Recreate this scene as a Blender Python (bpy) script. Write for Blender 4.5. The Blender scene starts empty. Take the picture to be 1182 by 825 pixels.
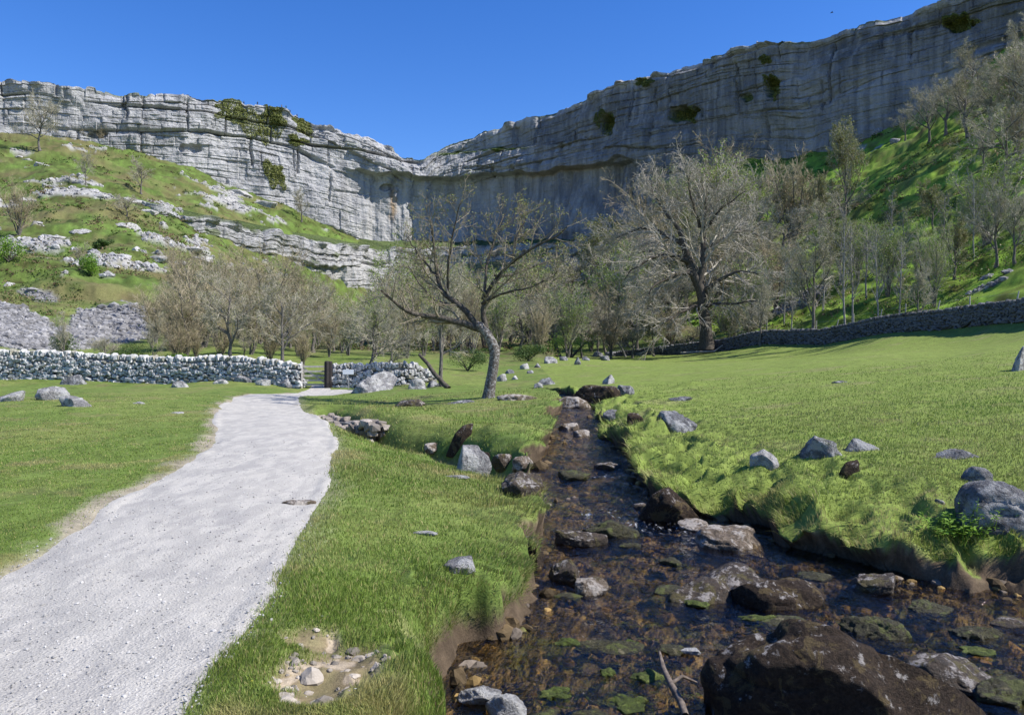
import bpy, bmesh, math, random
import numpy as np
from mathutils import Vector
R_ = math.radians
random.seed(7)
RNG = np.random.default_rng(11)
scene = bpy.context.scene
COL = scene.collection
F, CX, HY, EYE = 886.0, 591.0, 400.0, 1.6      # focal length in photo pixels, principal column, horizon row, eye height

# ------------------------------------------------------------------ noise
_PT = np.random.default_rng(5).permutation(4096).astype(np.int32); _PV = np.random.default_rng(6).random(4096)
def _h(ix, iy, iz, seed):
    a = _PT[(np.asarray(ix).astype(np.int32)+seed*131) & 4095]
    a = _PT[(a+np.asarray(iy).astype(np.int32)) & 4095]
    return _PV[_PT[(a+np.asarray(iz).astype(np.int32)) & 4095]]
def vn(x, y, z=0.0, seed=0):
    flat = np.ndim(z) == 0 and float(z) == int(z)
    x, y = np.asarray(x, float), np.asarray(y, float)
    ix, iy = np.floor(x), np.floor(y); fx, fy = x-ix, y-iy
    fx = fx*fx*fx*(fx*(fx*6-15)+10); fy = fy*fy*fy*(fy*(fy*6-15)+10)
    jx, jy = ix.astype(np.int32), iy.astype(np.int32)
    A = [_PT[(jx+a+seed*131) & 4095] for a in (0, 1)]
    B = [[_PT[(A[a]+jy+b) & 4095] for b in (0, 1)] for a in (0, 1)]
    def lay(k):
        v = [[_PV[_PT[(B[a][b]+k) & 4095]] for b in (0, 1)] for a in (0, 1)]
        p = v[0][0]+(v[1][0]-v[0][0])*fx; q = v[0][1]+(v[1][1]-v[0][1])*fx
        return p+(q-p)*fy
    if flat: return lay(int(z))*2-1
    z = np.asarray(z, float); iz = np.floor(z); fz = z-iz; fz = fz*fz*fz*(fz*(fz*6-15)+10); jz = iz.astype(np.int32)
    p = lay(jz); return (p+(lay(jz+1)-p)*fz)*2-1
def fbm(x, y, z=0.0, o=4, seed=0, g=.5):
    s, a, n = 0, 1.0, 0.0
    x, y, z = np.asarray(x, float), np.asarray(y, float), np.asarray(z, float)
    for k in range(o):
        s = s + a*vn(x*2**k+k*17.3, y*2**k+k*9.1, (z*2**k+k*5.7) if z.ndim else 0, seed+k); n += a; a *= g
    return s/n
def sst(a, b, x):
    t = np.clip((x-a)/(b-a), 0, 1); return t*t*(3-2*t)
def mixc(c, d, t):
    return c*(1-t[..., None]) + np.asarray(d)*t[..., None]

# ------------------------------------------------------------------ mesh helpers
def mesh(name, verts, faces, mats, smooth=True, cols=None, midx=None, attrs=None):
    """verts (n,3); faces: list of (k,3) / (k,4) index arrays"""
    me = bpy.data.meshes.new(name)
    verts = np.asarray(verts, np.float32)
    faces = [np.asarray(f, np.int32) for f in faces if len(f)]
    me.vertices.add(len(verts)); me.vertices.foreach_set('co', verts.ravel())
    nl = sum(f.size for f in faces); nf = sum(len(f) for f in faces)
    me.loops.add(nl); me.polygons.add(nf)
    me.loops.foreach_set('vertex_index', np.concatenate([f.ravel() for f in faces]))
    tot = np.concatenate([np.full(len(f), f.shape[1], np.int32) for f in faces])
    st = np.zeros(nf, np.int32); st[1:] = np.cumsum(tot)[:-1]
    me.polygons.foreach_set('loop_start', st)
    try: me.polygons.foreach_set('loop_total', tot)
    except Exception: pass
    me.polygons.foreach_set('use_smooth', np.full(nf, smooth, bool))
    if midx is not None: me.polygons.foreach_set('material_index', np.asarray(midx, np.int32))
    for m in (mats if isinstance(mats, (list, tuple)) else [mats]): me.materials.append(m)
    if cols is not None:
        a = me.attributes.new('Col', 'FLOAT_COLOR', 'POINT')
        c = np.ones((len(verts), 4), np.float32); c[:, :3] = cols; a.data.foreach_set('color', c.ravel())
    for k, v in (attrs or {}).items():
        a = me.attributes.new(k, 'FLOAT', 'POINT'); a.data.foreach_set('value', np.asarray(v, np.float32))
    me.update(calc_edges=True)
    return me
def link(name, me, parent=None, loc=None):
    o = bpy.data.objects.new(name, me); COL.objects.link(o)
    if parent is not None: o.parent = parent
    if loc is not None: o.location = loc
    return o
def tag(o, label=None, cat=None, group=None, kind=None):
    if label: o['label'] = label
    if cat: o['category'] = cat
    if group: o['group'] = group
    if kind: o['kind'] = kind
    return o
def empty(name, loc, label, cat, group=None, rz=0.0, s=1.0):
    o = bpy.data.objects.new(name, None); COL.objects.link(o)
    o.location = loc; o.rotation_euler = (0, 0, rz); o.scale = (s, s, s) if np.isscalar(s) else s
    return tag(o, label, cat, group)
def dup(root, loc, rz, s, label, group):
    c = root.copy(); COL.objects.link(c)
    c.location = loc; c.rotation_euler = (0, 0, rz); c.scale = (s, s, s) if np.isscalar(s) else s
    c['label'] = label
    if group: c['group'] = group
    elif 'group' in c: del c['group']
    for ch in root.children:
        d = ch.copy(); COL.objects.link(d); d.parent = c
    return c
def grid_faces(nr, nc):
    i = np.arange(nr*nc).reshape(nr, nc)
    return np.stack([i[:-1, :-1], i[:-1, 1:], i[1:, 1:], i[1:, :-1]], -1).reshape(-1, 4)
def tube(P, Rr, k):
    """P (N,m,3) polylines, Rr (N,m) radii -> verts, quads"""
    P = np.asarray(P, float); Rr = np.asarray(Rr, float); N, m, _ = P.shape
    T = np.empty_like(P); T[:, 1:-1] = P[:, 2:]-P[:, :-2]; T[:, 0] = P[:, 1]-P[:, 0]; T[:, -1] = P[:, -1]-P[:, -2]
    T /= np.linalg.norm(T, axis=2, keepdims=True)+1e-9
    ref = np.where(np.abs(T[:, :1, 2:3]) > .75, np.array([1., .13, 0]), np.array([.1, .05, 1.]))
    mean = T.mean(1, keepdims=True)
    ref = np.where(np.abs(mean[:, :, 2:3]) > .7, np.array([1., .13, 0]), np.array([.1, .05, 1.]))
    U = np.cross(T, np.broadcast_to(ref, T.shape)); U /= np.linalg.norm(U, axis=2, keepdims=True)+1e-9
    V = np.cross(T, U)
    a = np.arange(k)*2*np.pi/k
    v = P[:, :, None]+Rr[:, :, None, None]*(np.cos(a)[:, None]*U[:, :, None]+np.sin(a)[:, None]*V[:, :, None])
    i = np.arange(N*m*k).reshape(N, m, k)
    j = np.roll(i, -1, 2)
    q = np.stack([i[:, :-1], j[:, :-1], j[:, 1:], i[:, 1:]], -1).reshape(-1, 4)
    return v.reshape(-1, 3), q
class MB:
    def __init__(s): s.v = []; s.f = []; s.n = 0; s.mi = []; s.c = []
    def add(s, v, f, mi=0, c=None):
        v = np.asarray(v, float); f = np.asarray(f, int)
        s.v.append(v); s.f.append(f+s.n); s.n += len(v); s.mi.append(np.full(len(f), mi))
        s.c.append(np.broadcast_to(np.asarray((1, 1, 1) if c is None else c, float), (len(v), 3)))
    def build(s, name, mats, smooth=True):
        four = [i for i, f in enumerate(s.f) if f.shape[1] == 4]; three = [i for i, f in enumerate(s.f) if f.shape[1] == 3]
        mi = np.concatenate([s.mi[i] for i in four+three])
        fs = []
        if four: fs.append(np.concatenate([s.f[i] for i in four]))
        if three: fs.append(np.concatenate([s.f[i] for i in three]))
        return mesh(name, np.concatenate(s.v), fs, mats, smooth, np.concatenate(s.c), mi)
    def box(s, cx, cy, cz, dx, dy, dz, rz=0.0, c=None, tilt=0.0):
        q = np.array([[x, y, z] for z in (-.5, .5) for x, y in ((-.5, -.5), (.5, -.5), (.5, .5), (-.5, .5))])*np.array([dx, dy, dz])
        if tilt: q = q @ np.array([[math.cos(tilt), 0, -math.sin(tilt)], [0, 1, 0], [math.sin(tilt), 0, math.cos(tilt)]])
        r = np.array([[math.cos(rz), math.sin(rz), 0], [-math.sin(rz), math.cos(rz), 0], [0, 0, 1]])
        s.add(q @ r+np.array([cx, cy, cz]), [[0, 3, 2, 1], [4, 5, 6, 7], [0, 1, 5, 4], [1, 2, 6, 5], [2, 3, 7, 6], [3, 0, 4, 7]], 0, c)

# ------------------------------------------------------------------ node materials
def new_mat(name):
    m = bpy.data.materials.new(name); m.use_nodes = True; m.node_tree.nodes.clear(); return m, m.node_tree
class NT:
    def __init__(s, name): s.m, s.t = new_mat(name)
    def n(s, typ, ins=None, **kw):
        nd = s.t.nodes.new(typ)
        for k, v in kw.items(): setattr(nd, k, v)
        for k, v in (ins or {}).items(): s.set(nd.inputs[k], v)
        return nd
    def set(s, sock, v):
        if isinstance(v, bpy.types.NodeSocket): s.t.links.new(v, sock)
        elif isinstance(v, tuple) and len(v) == 3 and sock.type == 'RGBA': sock.default_value = (*v, 1)
        else: sock.default_value = v
    def coord(s, kind='Object', scale=(1, 1, 1)):
        tc = s.n('ShaderNodeTexCoord'); mp = s.n('ShaderNodeMapping', {'Vector': tc.outputs[kind], 'Scale': scale}); return mp.outputs[0]
    def noise(s, vec, scale, detail=4, rough=.55, dist=0.0):
        return s.n('ShaderNodeTexNoise', {'Vector': vec, 'Scale': scale, 'Detail': detail, 'Roughness': rough, 'Distortion': dist}).outputs['Fac']
    def vor(s, vec, scale, feature='F1', out='Distance'):
        return s.n('ShaderNodeTexVoronoi', {'Vector': vec, 'Scale': scale}, feature=feature).outputs[out]
    def ramp(s, fac, a, b, lo=0.0, hi=1.0):
        return s.n('ShaderNodeMapRange', {'Value': fac, 'From Min': a, 'From Max': b, 'To Min': lo, 'To Max': hi}, interpolation_type='SMOOTHSTEP').outputs[0]
    def mix(s, f, a, b, mode='MIX'):
        nd = s.n('ShaderNodeMix', data_type='RGBA', blend_type=mode)
        s.set(nd.inputs[0], f); s.set(nd.inputs[6], a); s.set(nd.inputs[7], b); return nd.outputs[2]
    def math(s, op, a, b=0.0):
        nd = s.n('ShaderNodeMath', operation=op); s.set(nd.inputs[0], a); s.set(nd.inputs[1], b); return nd.outputs[0]
    def attr(s, name, out='Color'):
        return s.n('ShaderNodeAttribute', attribute_name=name).outputs[out]
    def bump(s, h, strength, dist, normal=None):
        ins = {'Height': h, 'Strength': strength, 'Distance': dist}
        if normal is not None: ins['Normal'] = normal
        return s.n('ShaderNodeBump', ins).outputs[0]
    def out(s, col, rough=.9, normal=None, spec=.25, **kw):
        ins = {'Base Color': col, 'Roughness': rough, 'Specular IOR Level': spec}
        if normal is not None: ins['Normal'] = normal
        ins.update(kw)
        p = s.n('ShaderNodeBsdfPrincipled', ins); o = s.n('ShaderNodeOutputMaterial', {'Surface': p.outputs[0]}); return s.m

def m_ground():
    t = NT('turf'); v = t.coord()
    c = t.attr('Col'); hd = t.attr('hard', 'Fac')
    n1 = t.noise(v, 9, 5, .65); n2 = t.noise(v, 60, 4, .7); n3 = t.noise(v, 1.7, 4, .6)
    k = t.math('MULTIPLY', t.ramp(n1, .25, .75, .72, 1.28), t.ramp(n2, .25, .75, .80, 1.2))
    k = t.math('MULTIPLY', k, t.ramp(n3, .3, .7, .88, 1.12))
    col = t.mix(1.0, c, t.n('ShaderNodeCombineXYZ', {0: k, 1: k, 2: k}).outputs[0], 'MULTIPLY')
    h = t.math('ADD', t.math('MULTIPLY', n2, .5), n1)
    return t.out(col, .95, t.bump(h, .7, .018), .12)
def m_path():
    t = NT('limestone_gravel'); v = t.coord()
    a = t.vor(v, 60); g2 = t.noise(v, 75, 3, .75); b = t.noise(v, 1.3, 5, .62, .6); d = t.noise(v, 130, 3, .75); e = t.noise(t.coord('Object', (1, .35, 1)), 5, 5, .65, .5)
    col = t.mix(t.ramp(b, .32, .66), (.365, .35, .32), (.43, .41, .365))
    col = t.mix(t.ramp(e, .42, .62), col, (.50, .475, .42))
    col = t.mix(t.math('MULTIPLY', t.ramp(d, .47, .62), .5), col, (.19, .18, .165))
    col = t.mix(t.math('MULTIPLY', t.ramp(t.vor(v, 95, out='Color'), .7, .95), .3), col, (.25, .24, .24))
    return t.out(col, .95, t.bump(t.math('ADD', a, t.math('MULTIPLY', d, .9)), .8, .008), .15)
def m_rock(name, base, pale, dark, moss, palef=.5, mossf=.0, sc=1.0, up=0.0, rough=.85, wet=0.0):
    """limestone: mottled base, pale lichen, dark algae, moss patches"""
    t = NT(name); v = t.coord(); oi = t.n('ShaderNodeObjectInfo').outputs['Random']
    vv = t.n('ShaderNodeVectorMath', {0: v, 1: t.n('ShaderNodeCombineXYZ', {0: t.math('MULTIPLY', oi, 37), 1: t.math('MULTIPLY', oi, 71), 2: 0.0}).outputs[0]}, operation='ADD').outputs[0]
    n1 = t.noise(vv, 3.2*sc, 6, .65); n2 = t.noise(vv, 14*sc, 5, .7); n3 = t.noise(vv, 60*sc, 4, .7); mu = t.n('ShaderNodeTexNoise', {'Vector': vv, 'Scale': 7*sc, 'Detail': 6, 'Roughness': .75, 'Distortion': .8}).outputs['Fac']
    col = t.mix(t.ramp(n2, .3, .7), base, dark)
    nz = t.n('ShaderNodeSeparateXYZ', {0: t.n('ShaderNodeNewGeometry').outputs['Normal']}).outputs[2]
    pf = t.math('ADD', n1, t.math('MULTIPLY', nz, up))
    col = t.mix(t.ramp(t.math('ADD', t.math('MULTIPLY', pf, .6), t.math('MULTIPLY', mu, .4)), .62-.3*palef, .70-.3*palef), col, pale)
    col = t.mix(t.ramp(n3, .56, .7), col, dark)
    if mossf > 0:
        mf = t.noise(vv, 2.6*sc, 6, .7, .6)
        col = t.mix(t.ramp(mf, .68-.3*mossf, .74-.3*mossf), col, t.mix(t.ramp(n3, .3, .7), moss, tuple(.55*x for x in moss)))
    h = t.math('ADD', t.math('MULTIPLY', n2, .8), t.math('ADD', t.math('MULTIPLY', n3, .35), t.math('MULTIPLY', n1, .8)))
    return t.out(col, rough, t.bump(h, 1.0, .12/sc), .3+wet)
def m_cliff():
    t = NT('cliff_limestone'); v = t.coord()
    st = t.noise(t.coord('Object', (1, 1, .055)), .42, 6, .62, .25); st2 = t.noise(t.coord('Object', (1, 1, .09)), 1.5, 5, .7)
    n1 = t.noise(v, .09, 5, .6); n2 = t.noise(v, .9, 6, .7); bed = t.noise(t.coord('Object', (.05, .05, 1)), .9, 5, .65, .08)
    col = t.mix(t.ramp(n1, .3, .7), (.47, .465, .45), (.35, .35, .352))
    col = t.mix(t.math('MULTIPLY', t.ramp(st, .46, .66), .55), col, (.155, .16, .17))
    col = t.mix(t.math('MULTIPLY', t.ramp(st2, .5, .7), .45), col, (.52, .51, .48))
    col = t.mix(t.math('MULTIPLY', t.ramp(bed, .54, .70), .22), col, (.2, .2, .2))
    col = t.mix(t.math('MULTIPLY', t.ramp(n2, .58, .78), .4), col, (.17, .17, .17))
    sd = t.attr('wing_shade', 'Fac'); col = t.mix(t.math('MULTIPLY', sd, t.ramp(st, .28, .56, .45, 1.0)), col, (.085, .09, .097))  # shade of the right wing painted into the rock colour, broken by streaks
    gr = t.attr('veg', 'Fac'); g = t.mix(t.ramp(n2, .3, .7), (.055, .095, .02), (.11, .14, .035))
    col = t.mix(gr, col, g)
    och = t.attr('ochre', 'Fac'); col = t.mix(och, col, (.36, .23, .10))
    h = t.math('ADD', t.math('MULTIPLY', n2, 1.0), t.math('ADD', t.math('MULTIPLY', st, .35), t.math('MULTIPLY', bed, .9)))
    return t.out(col, .9, t.bump(h, 1.0, .9), .15)
def m_bark(name, a, b, c=None, sc=1.0):
    t = NT(name); v = t.coord('Object', (1, 1, .45))
    n = t.noise(v, 11*sc, 5, .7); n2 = t.noise(t.coord(), 5*sc, 5, .7, .5)
    col = t.mix(t.ramp(n, .35, .65), a, b)
    if c: col = t.mix(t.ramp(n2, .5, .58), col, c)
    return t.out(col, .9, t.bump(n, .8, .03), .15)
def m_leaf(name, a, b, trans=.25):
    t = NT(name); oi = t.n('ShaderNodeNewGeometry').outputs['Random Per Island']
    col = t.mix(oi, a, b)
    p = t.n('ShaderNodeBsdfPrincipled', {'Base Color': col, 'Roughness': .6, 'Specular IOR Level': .3})
    tr = t.n('ShaderNodeBsdfTranslucent', {'Color': col}); mx = t.n('ShaderNodeMixShader', {0: trans, 1: p.outputs[0], 2: tr.outputs[0]})
    t.n('ShaderNodeOutputMaterial', {'Surface': mx.outputs[0]}); return t.m
def m_blade():
    t = NT('grass_blades'); col = t.attr('Col')
    p = t.n('ShaderNodeBsdfPrincipled', {'Base Color': col, 'Roughness': .6, 'Specular IOR Level': .25})
    tr = t.n('ShaderNodeBsdfTranslucent', {'Color': col}); mx = t.n('ShaderNodeMixShader', {0: .3, 1: p.outputs[0], 2: tr.outputs[0]})
    t.n('ShaderNodeOutputMaterial', {'Surface': mx.outputs[0]}); return t.m
def m_water():
    t = NT('stream_water'); v = t.coord('Object', (1, .6, 1))
    n1 = t.noise(v, 7, 4, .6, .5); n2 = t.noise(v, 24, 3, .6, .3); n3 = t.noise(v, 2.2, 3, .5, .4)
    turb = t.attr('turb', 'Fac')
    h = t.math('ADD', t.math('MULTIPLY', n1, .6), t.math('ADD', t.math('MULTIPLY', n2, .22), n3))
    nb = t.bump(h, 1.0, .15)
    fr = t.n('ShaderNodeFresnel', {'IOR': 1.5, 'Normal': nb}).outputs[0]
    gl = t.n('ShaderNodeBsdfGlossy', {'Color': (1, 1, 1), 'Roughness': .04, 'Normal': nb})
    tp = t.n('ShaderNodeBsdfTransparent', {'Color': (.78, .71, .56)})
    mx = t.n('ShaderNodeMixShader', {0: fr, 1: tp.outputs[0], 2: gl.outputs[0]})
    fo = t.n('ShaderNodeBsdfDiffuse', {'Color': (.8, .82, .85)})
    fn = t.math('MULTIPLY', turb, t.ramp(t.noise(t.coord('Object', (1, .45, 1)), 9, 6, .7, 1.8), .56, .74))
    m2 = t.n('ShaderNodeMixShader', {0: fn, 1: mx.outputs[0], 2: fo.outputs[0]})
    t.n('ShaderNodeOutputMaterial', {'Surface': m2.outputs[0]}); return t.m
def m_tint(name, rough=.85, bump=.5, sc=12, dist=.03, spec=.2):
    t = NT(name); v = t.coord(); n = t.noise(v, sc, 5, .7); n2 = t.noise(v, sc*.25, 4, .6)
    k = t.math('MULTIPLY', t.ramp(n, .25, .75, .65, 1.3), t.ramp(n2, .3, .7, .85, 1.15))
    col = t.mix(1.0, t.attr('Col'), t.n('ShaderNodeCombineXYZ', {0: k, 1: k, 2: k}).outputs[0], 'MULTIPLY')
    return t.out(col, rough, t.bump(n, bump, dist), spec)
def m_plain(name, col, rough=.6, var=.25, sc=20):
    t = NT(name); n = t.noise(t.coord(), sc, 4, .65)
    return t.out(t.mix(t.ramp(n, .3, .7), tuple(x*(1-var) for x in col), tuple(min(1, x*(1+var)) for x in col)), rough, t.bump(n, .3, .01))

M = dict(
    ground=m_ground(), path=m_path(), cliff=m_cliff(), water=m_water(), blade=m_blade(), wall=m_tint('dry_stone', sc=9),
    scree=m_tint('scree_stone', sc=3, dist=.05),
    pale=m_rock('pale_limestone', (.33, .32, .31), (.50, .49, .46), (.14, .135, .13), (.09, .11, .03), .55, .12),
    grey=m_rock('grey_limestone', (.22, .22, .225), (.40, .40, .39), (.08, .08, .085), (.09, .11, .03), .45, .10),
    mossy=m_rock('mossy_stream_rock', (.095, .066, .042), (.38, .345, .31), (.025, .02, .015), (.13, .105, .035), .24, .5, 2.2, .10, .7, .1),
    dark=m_rock('dark_algae_rock', (.062, .042, .027), (.40, .37, .34), (.016, .011, .008), (.13, .095, .045), .14, .5, 2.8, .10, .85, -.1),
    tan=m_rock('tan_stream_slab', (.26, .20, .14), (.48, .43, .37), (.07, .05, .03), (.13, .10, .04), .45, .3, 1.5, .05, .75, .1),
    weed=m_rock('weedy_stone', (.07, .065, .02), (.22, .19, .10), (.02, .018, .01), (.12, .135, .03), .2, .5, 2.4, 0, .7, .1),
    bark=m_bark('grey_bark', (.085, .075, .062), (.19, .175, .155)), barkd=m_bark('dark_bark', (.045, .038, .03), (.12, .105, .085)),
    hero=m_bark('lichened_bark', (.055, .047, .038), (.15, .13, .11), (.30, .29, .27), 3.0),
    pbark=m_bark('pale_bark', (.16, .15, .135), (.33, .315, .29)),
    twig=m_plain('grey_twig', (.36, .33, .25)), twigb=m_plain('brown_twig', (.34, .285, .185)), twigd=m_plain('dark_twig', (.20, .17, .12)),
    twigm=m_plain('mid_twig', (.33, .30, .24)),
    bud=m_leaf('bud_leaves', (.20, .24, .05), (.30, .31, .10)), olive=m_leaf('olive_leaves', (.16, .19, .045), (.25, .25, .09)),
    lime=m_leaf('fresh_leaves', (.17, .27, .03), (.27, .36, .06)), ever=m_leaf('evergreen_leaves', (.04, .08, .018), (.10, .16, .035)),
    ivy=m_leaf('ivy_leaves', (.13, .165, .035), (.26, .27, .085)), bramble=m_leaf('bright_leaves', (.10, .20, .02), (.2, .34, .04)),
    wood=m_plain('weathered_wood', (.36, .34, .31), .85, .3), darkwood=m_plain('dark_post_wood', (.035, .03, .028), .85, .3),
    sign=m_plain('white_sign', (.8, .8, .78), .5, .03), wire=m_plain('fence_wire', (.25, .25, .25), .5),
    log=m_plain('driftwood', (.13, .105, .085), .85, .4, 30),
)
# ------------------------------------------------------------------ terrain: control points (photo column, distance, photo row of the ground there)
def zp(Y, py): return EYE + (HY-py)/F*Y
CT = [(-500, 1.2, 0.0, 1), (100, 1.2, 0, 1), (600, 1.2, -.2, 1), (1200, 1.2, -.25, 1), (1700, 1.2, -.2, 1),
      (-500, 3, 0, 1), (100, 3, 0, 1), (420, 3, -.05, 1), (600, 3, -.2, 1), (1200, 3, -.25, 1), (1700, 3, -.2, 1),
      (-400, 6, .05, 1), (0, 6, .02, 1), (300, 6, 0, 1), (420, 6, -.1, 1), (520, 6, -.2, 1), (610, 6, -.34, 1), (900, 6.5, -.25, 1), (1150, 6.8, -.24, 1), (1500, 6.5, -.05, 1),
      (950, 8, -.12, 1), (1050, 8, -.1, 1), (1300, 8, .05, 1), (850, 9.2, -.165, 1), (935, 10.5, .05, 1), (1182, 10.5, .2, 1), (700, 9, -.25, 1), (600, 9, -.22, 1), (450, 9, -.05, 1),
      (1182, 22, .9, 1), (1400, 20, 1.3, 1), (1000, 22, .5, 1), (850, 20, .1, 1), (780, 16, -.05, 1), (700, 22, -.08, 1), (660, 30, -.05, 1),
      (1182, 50, 372), (1100, 57, 380), (950, 72, 397), (830, 88, 405), (700, 100, 411), (1350, 40, 345), (1182, 35, 395), (1000, 40, 408), (850, 45, 420), (700, 50, 424), (620, 50, 426),
      (560, 38, -.3, 1), (565, 26, 458), (500, 24, 468), (500, 33, 450), (450, 28, 460), (430, 34, 450), (400, 19, -.22, 1), (520, 14.5, -.37, 1), (480, 18.8, -.14, 1), (560, 19, -.16, 1), (440, 15, -.30, 1), (600, 16, -.22, 1),
      (0, 40, 437), (-300, 40, 437), (200, 40, 440), (350, 37, 449), (420, 37, 450), (500, 38, 444), (300, 30, 454), (0, 15, 0.0, 1), (-400, 15, .1, 1), (250, 15, 0, 1), (380, 14, -.06, 1), (0, 25, 0.0, 1), (200, 25, -.05, 1),
      (0, 48, 398), (30, 75, 350), (130, 60, 395), (130, 85, 347), (-300, 70, 330), (-400, 40, 420), (-300, 50, 390),
      (260, 48, 411), (430, 48, 418), (480, 48, 424), (330, 70, 402), (330, 110, 380), (560, 60, 418), (640, 75, 413),
      (0, 120, 290), (0, 180, 220), (0, 244, 150), (100, 253, 165), (100, 150, 250), (100, 105, 318), (200, 266, 190), (190, 187, 248), (190, 200, 236), (200, 130, 300), (100, 200, 205),
      (240, 200, 270), (240, 215, 250), (240, 274, 204), (300, 218, 292), (300, 235, 264), (300, 283, 228), (300, 170, 320), (300, 130, 355),
      (400, 262, 330), (400, 282, 284), (400, 302, 276), (400, 200, 352), (400, 150, 372), (440, 287, 335), (440, 310, 288), (500, 305, 335), (500, 200, 380), (500, 120, 402),
      (560, 300, 340), (600, 300, 335), (600, 200, 378), (600, 100, 408), (640, 280, 338), (640, 300, 276),
      (700, 262, 318), (700, 282, 262), (700, 180, 362), (700, 130, 390), (750, 264, 246), (800, 248, 212), (800, 170, 300), (800, 130, 350), (800, 105, 393), (840, 92, 402),
      (900, 224, 190), (900, 150, 285), (900, 110, 343), (900, 83, 388), (1000, 206, 160), (1000, 140, 240), (1000, 100, 305), (1000, 72, 374),
      (1100, 193, 103), (1100, 130, 190), (1100, 90, 270), (1100, 64, 350), (1182, 184, 45), (1182, 120, 145), (1182, 80, 240), (1182, 56, 338),
      (1300, 174, -10), (1300, 110, 80), (1300, 70, 200), (1300, 48, 325), (1500, 162, -60), (1500, 110, 20), (1500, 60, 170), (1500, 35, 330), (1700, 155, -70), (1700, 60, 130), (1700, 25, 380),
      (-200, 234, 130), (-200, 120, 270), (-500, 220, 110), (-500, 60, 340)]
cp = np.array([[(c[0]-CX)/330, math.log(c[1])] for c in CT])
cw = np.array([(c[2] if len(c) == 4 else zp(c[1], c[2]))/c[1]*F for c in CT])
def _k(r2): return .5*r2*np.log(r2+1e-12)
n_ = len(cp)
_A = np.zeros((n_+3, n_+3)); _A[:n_, :n_] = _k(((cp[:, None]-cp[None])**2).sum(-1))+np.eye(n_)*2e-3
_A[:n_, n_] = 1; _A[:n_, n_+1:] = cp; _A[n_, :n_] = 1; _A[n_+1:, :n_] = cp.T
_w = np.linalg.solve(_A, np.concatenate([cw, [0, 0, 0]]))
def base_z(X, Y):
    X = np.asarray(X, float); Y = np.maximum(np.asarray(Y, float), 1.2)
    sh = np.broadcast(X, Y).shape; X = np.broadcast_to(X, sh).ravel(); Y = np.broadcast_to(Y, sh).ravel()
    out = np.empty(len(X))
    for i in range(0, len(X), 60000):
        u = np.clip(X[i:i+60000]/Y[i:i+60000]*F/330, -4, 4); v = np.log(Y[i:i+60000])
        K = _k((u[:, None]-cp[:, 0])**2+(v[:, None]-cp[:, 1])**2)
        out[i:i+60000] = (K @ _w[:n_]+_w[n_]+u*_w[n_+1]+v*_w[n_+2])*Y[i:i+60000]/F
    return out.reshape(sh)
def interp(x, tab):
    a = np.array(tab, float); return np.interp(x, a[:, 0], a[:, 1])
ZW = [(1, -.67), (7, -.64), (9, -.60), (10, -.57), (11.2, -.51), (15, -.45), (18, -.40), (25, -.30), (32, -.24)]
def zwat(Y): return interp(Y, ZW)
def wpt(px, py):
    Y = 8.0
    for _ in range(30): Y = (EYE-float(zwat(Y)))*F/(py-HY)
    return ((px-CX)/F*Y, Y)
SL = [(525, 825), (536, 790), (548, 755), (590, 742), (620, 722), (624, 695), (618, 680), (612, 655), (622, 640), (640, 620), (632, 600), (628, 580), (630, 560), (625, 545), (632, 525), (634, 510), (640, 497), (632, 485), (640, 474), (645, 466), (640, 458), (610, 452)]
SR = [(660, 456), (685, 464), (690, 474), (697, 485), (702, 500), (716, 512), (728, 525), (735, 540), (745, 556), (765, 575), (795, 590), (850, 606), (880, 618), (900, 634), (965, 650), (1010, 664), (1075, 676), (1110, 690), (1200, 698), (1400, 712)]
S_POLY = np.array([(.6, 1.0), (.1, 2.2), (-.2, 3.3)]+[wpt(*p) for p in SL]+[wpt(*p) for p in SR]+[(9, 5.5), (9, 1.0)])
def path_pt(px, py):
    Y = EYE*F/(py-HY)
    for _ in range(6): Y = (EYE-float(base_z((px-CX)/F*Y, Y)))*F/(py-HY)
    return ((px-CX)/F*Y, Y)
PL = [(0, 668), (60, 627), (100, 602), (150, 571), (200, 545), (240, 521), (250, 500), (250, 480), (255, 466), (272, 458), (300, 455), (330, 453.5)]
PR = [(420, 450.5), (408, 452.5), (352, 456.5), (342, 461), (350, 472), (375, 488), (387, 506), (384, 530), (375, 560), (350, 610), (325, 652), (300, 692), (260, 745), (230, 787), (205, 825)]
P_POLY = np.array([(-2.6, 1.0), (-3.2, 3.0)]+[path_pt(*p) for p in PL]+[path_pt(362, 447), path_pt(378, 446.5), path_pt(382, 449.5), path_pt(420, 448.5)]+[path_pt(*p) for p in PR]+[(-1.3, 2.4), (-1.2, 1.0)])
RAV = np.array([path_pt(*p) for p in ((372, 476), (398, 488), (430, 498), (470, 506), (520, 517), (556, 529), (590, 538), (632, 548))])
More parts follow.
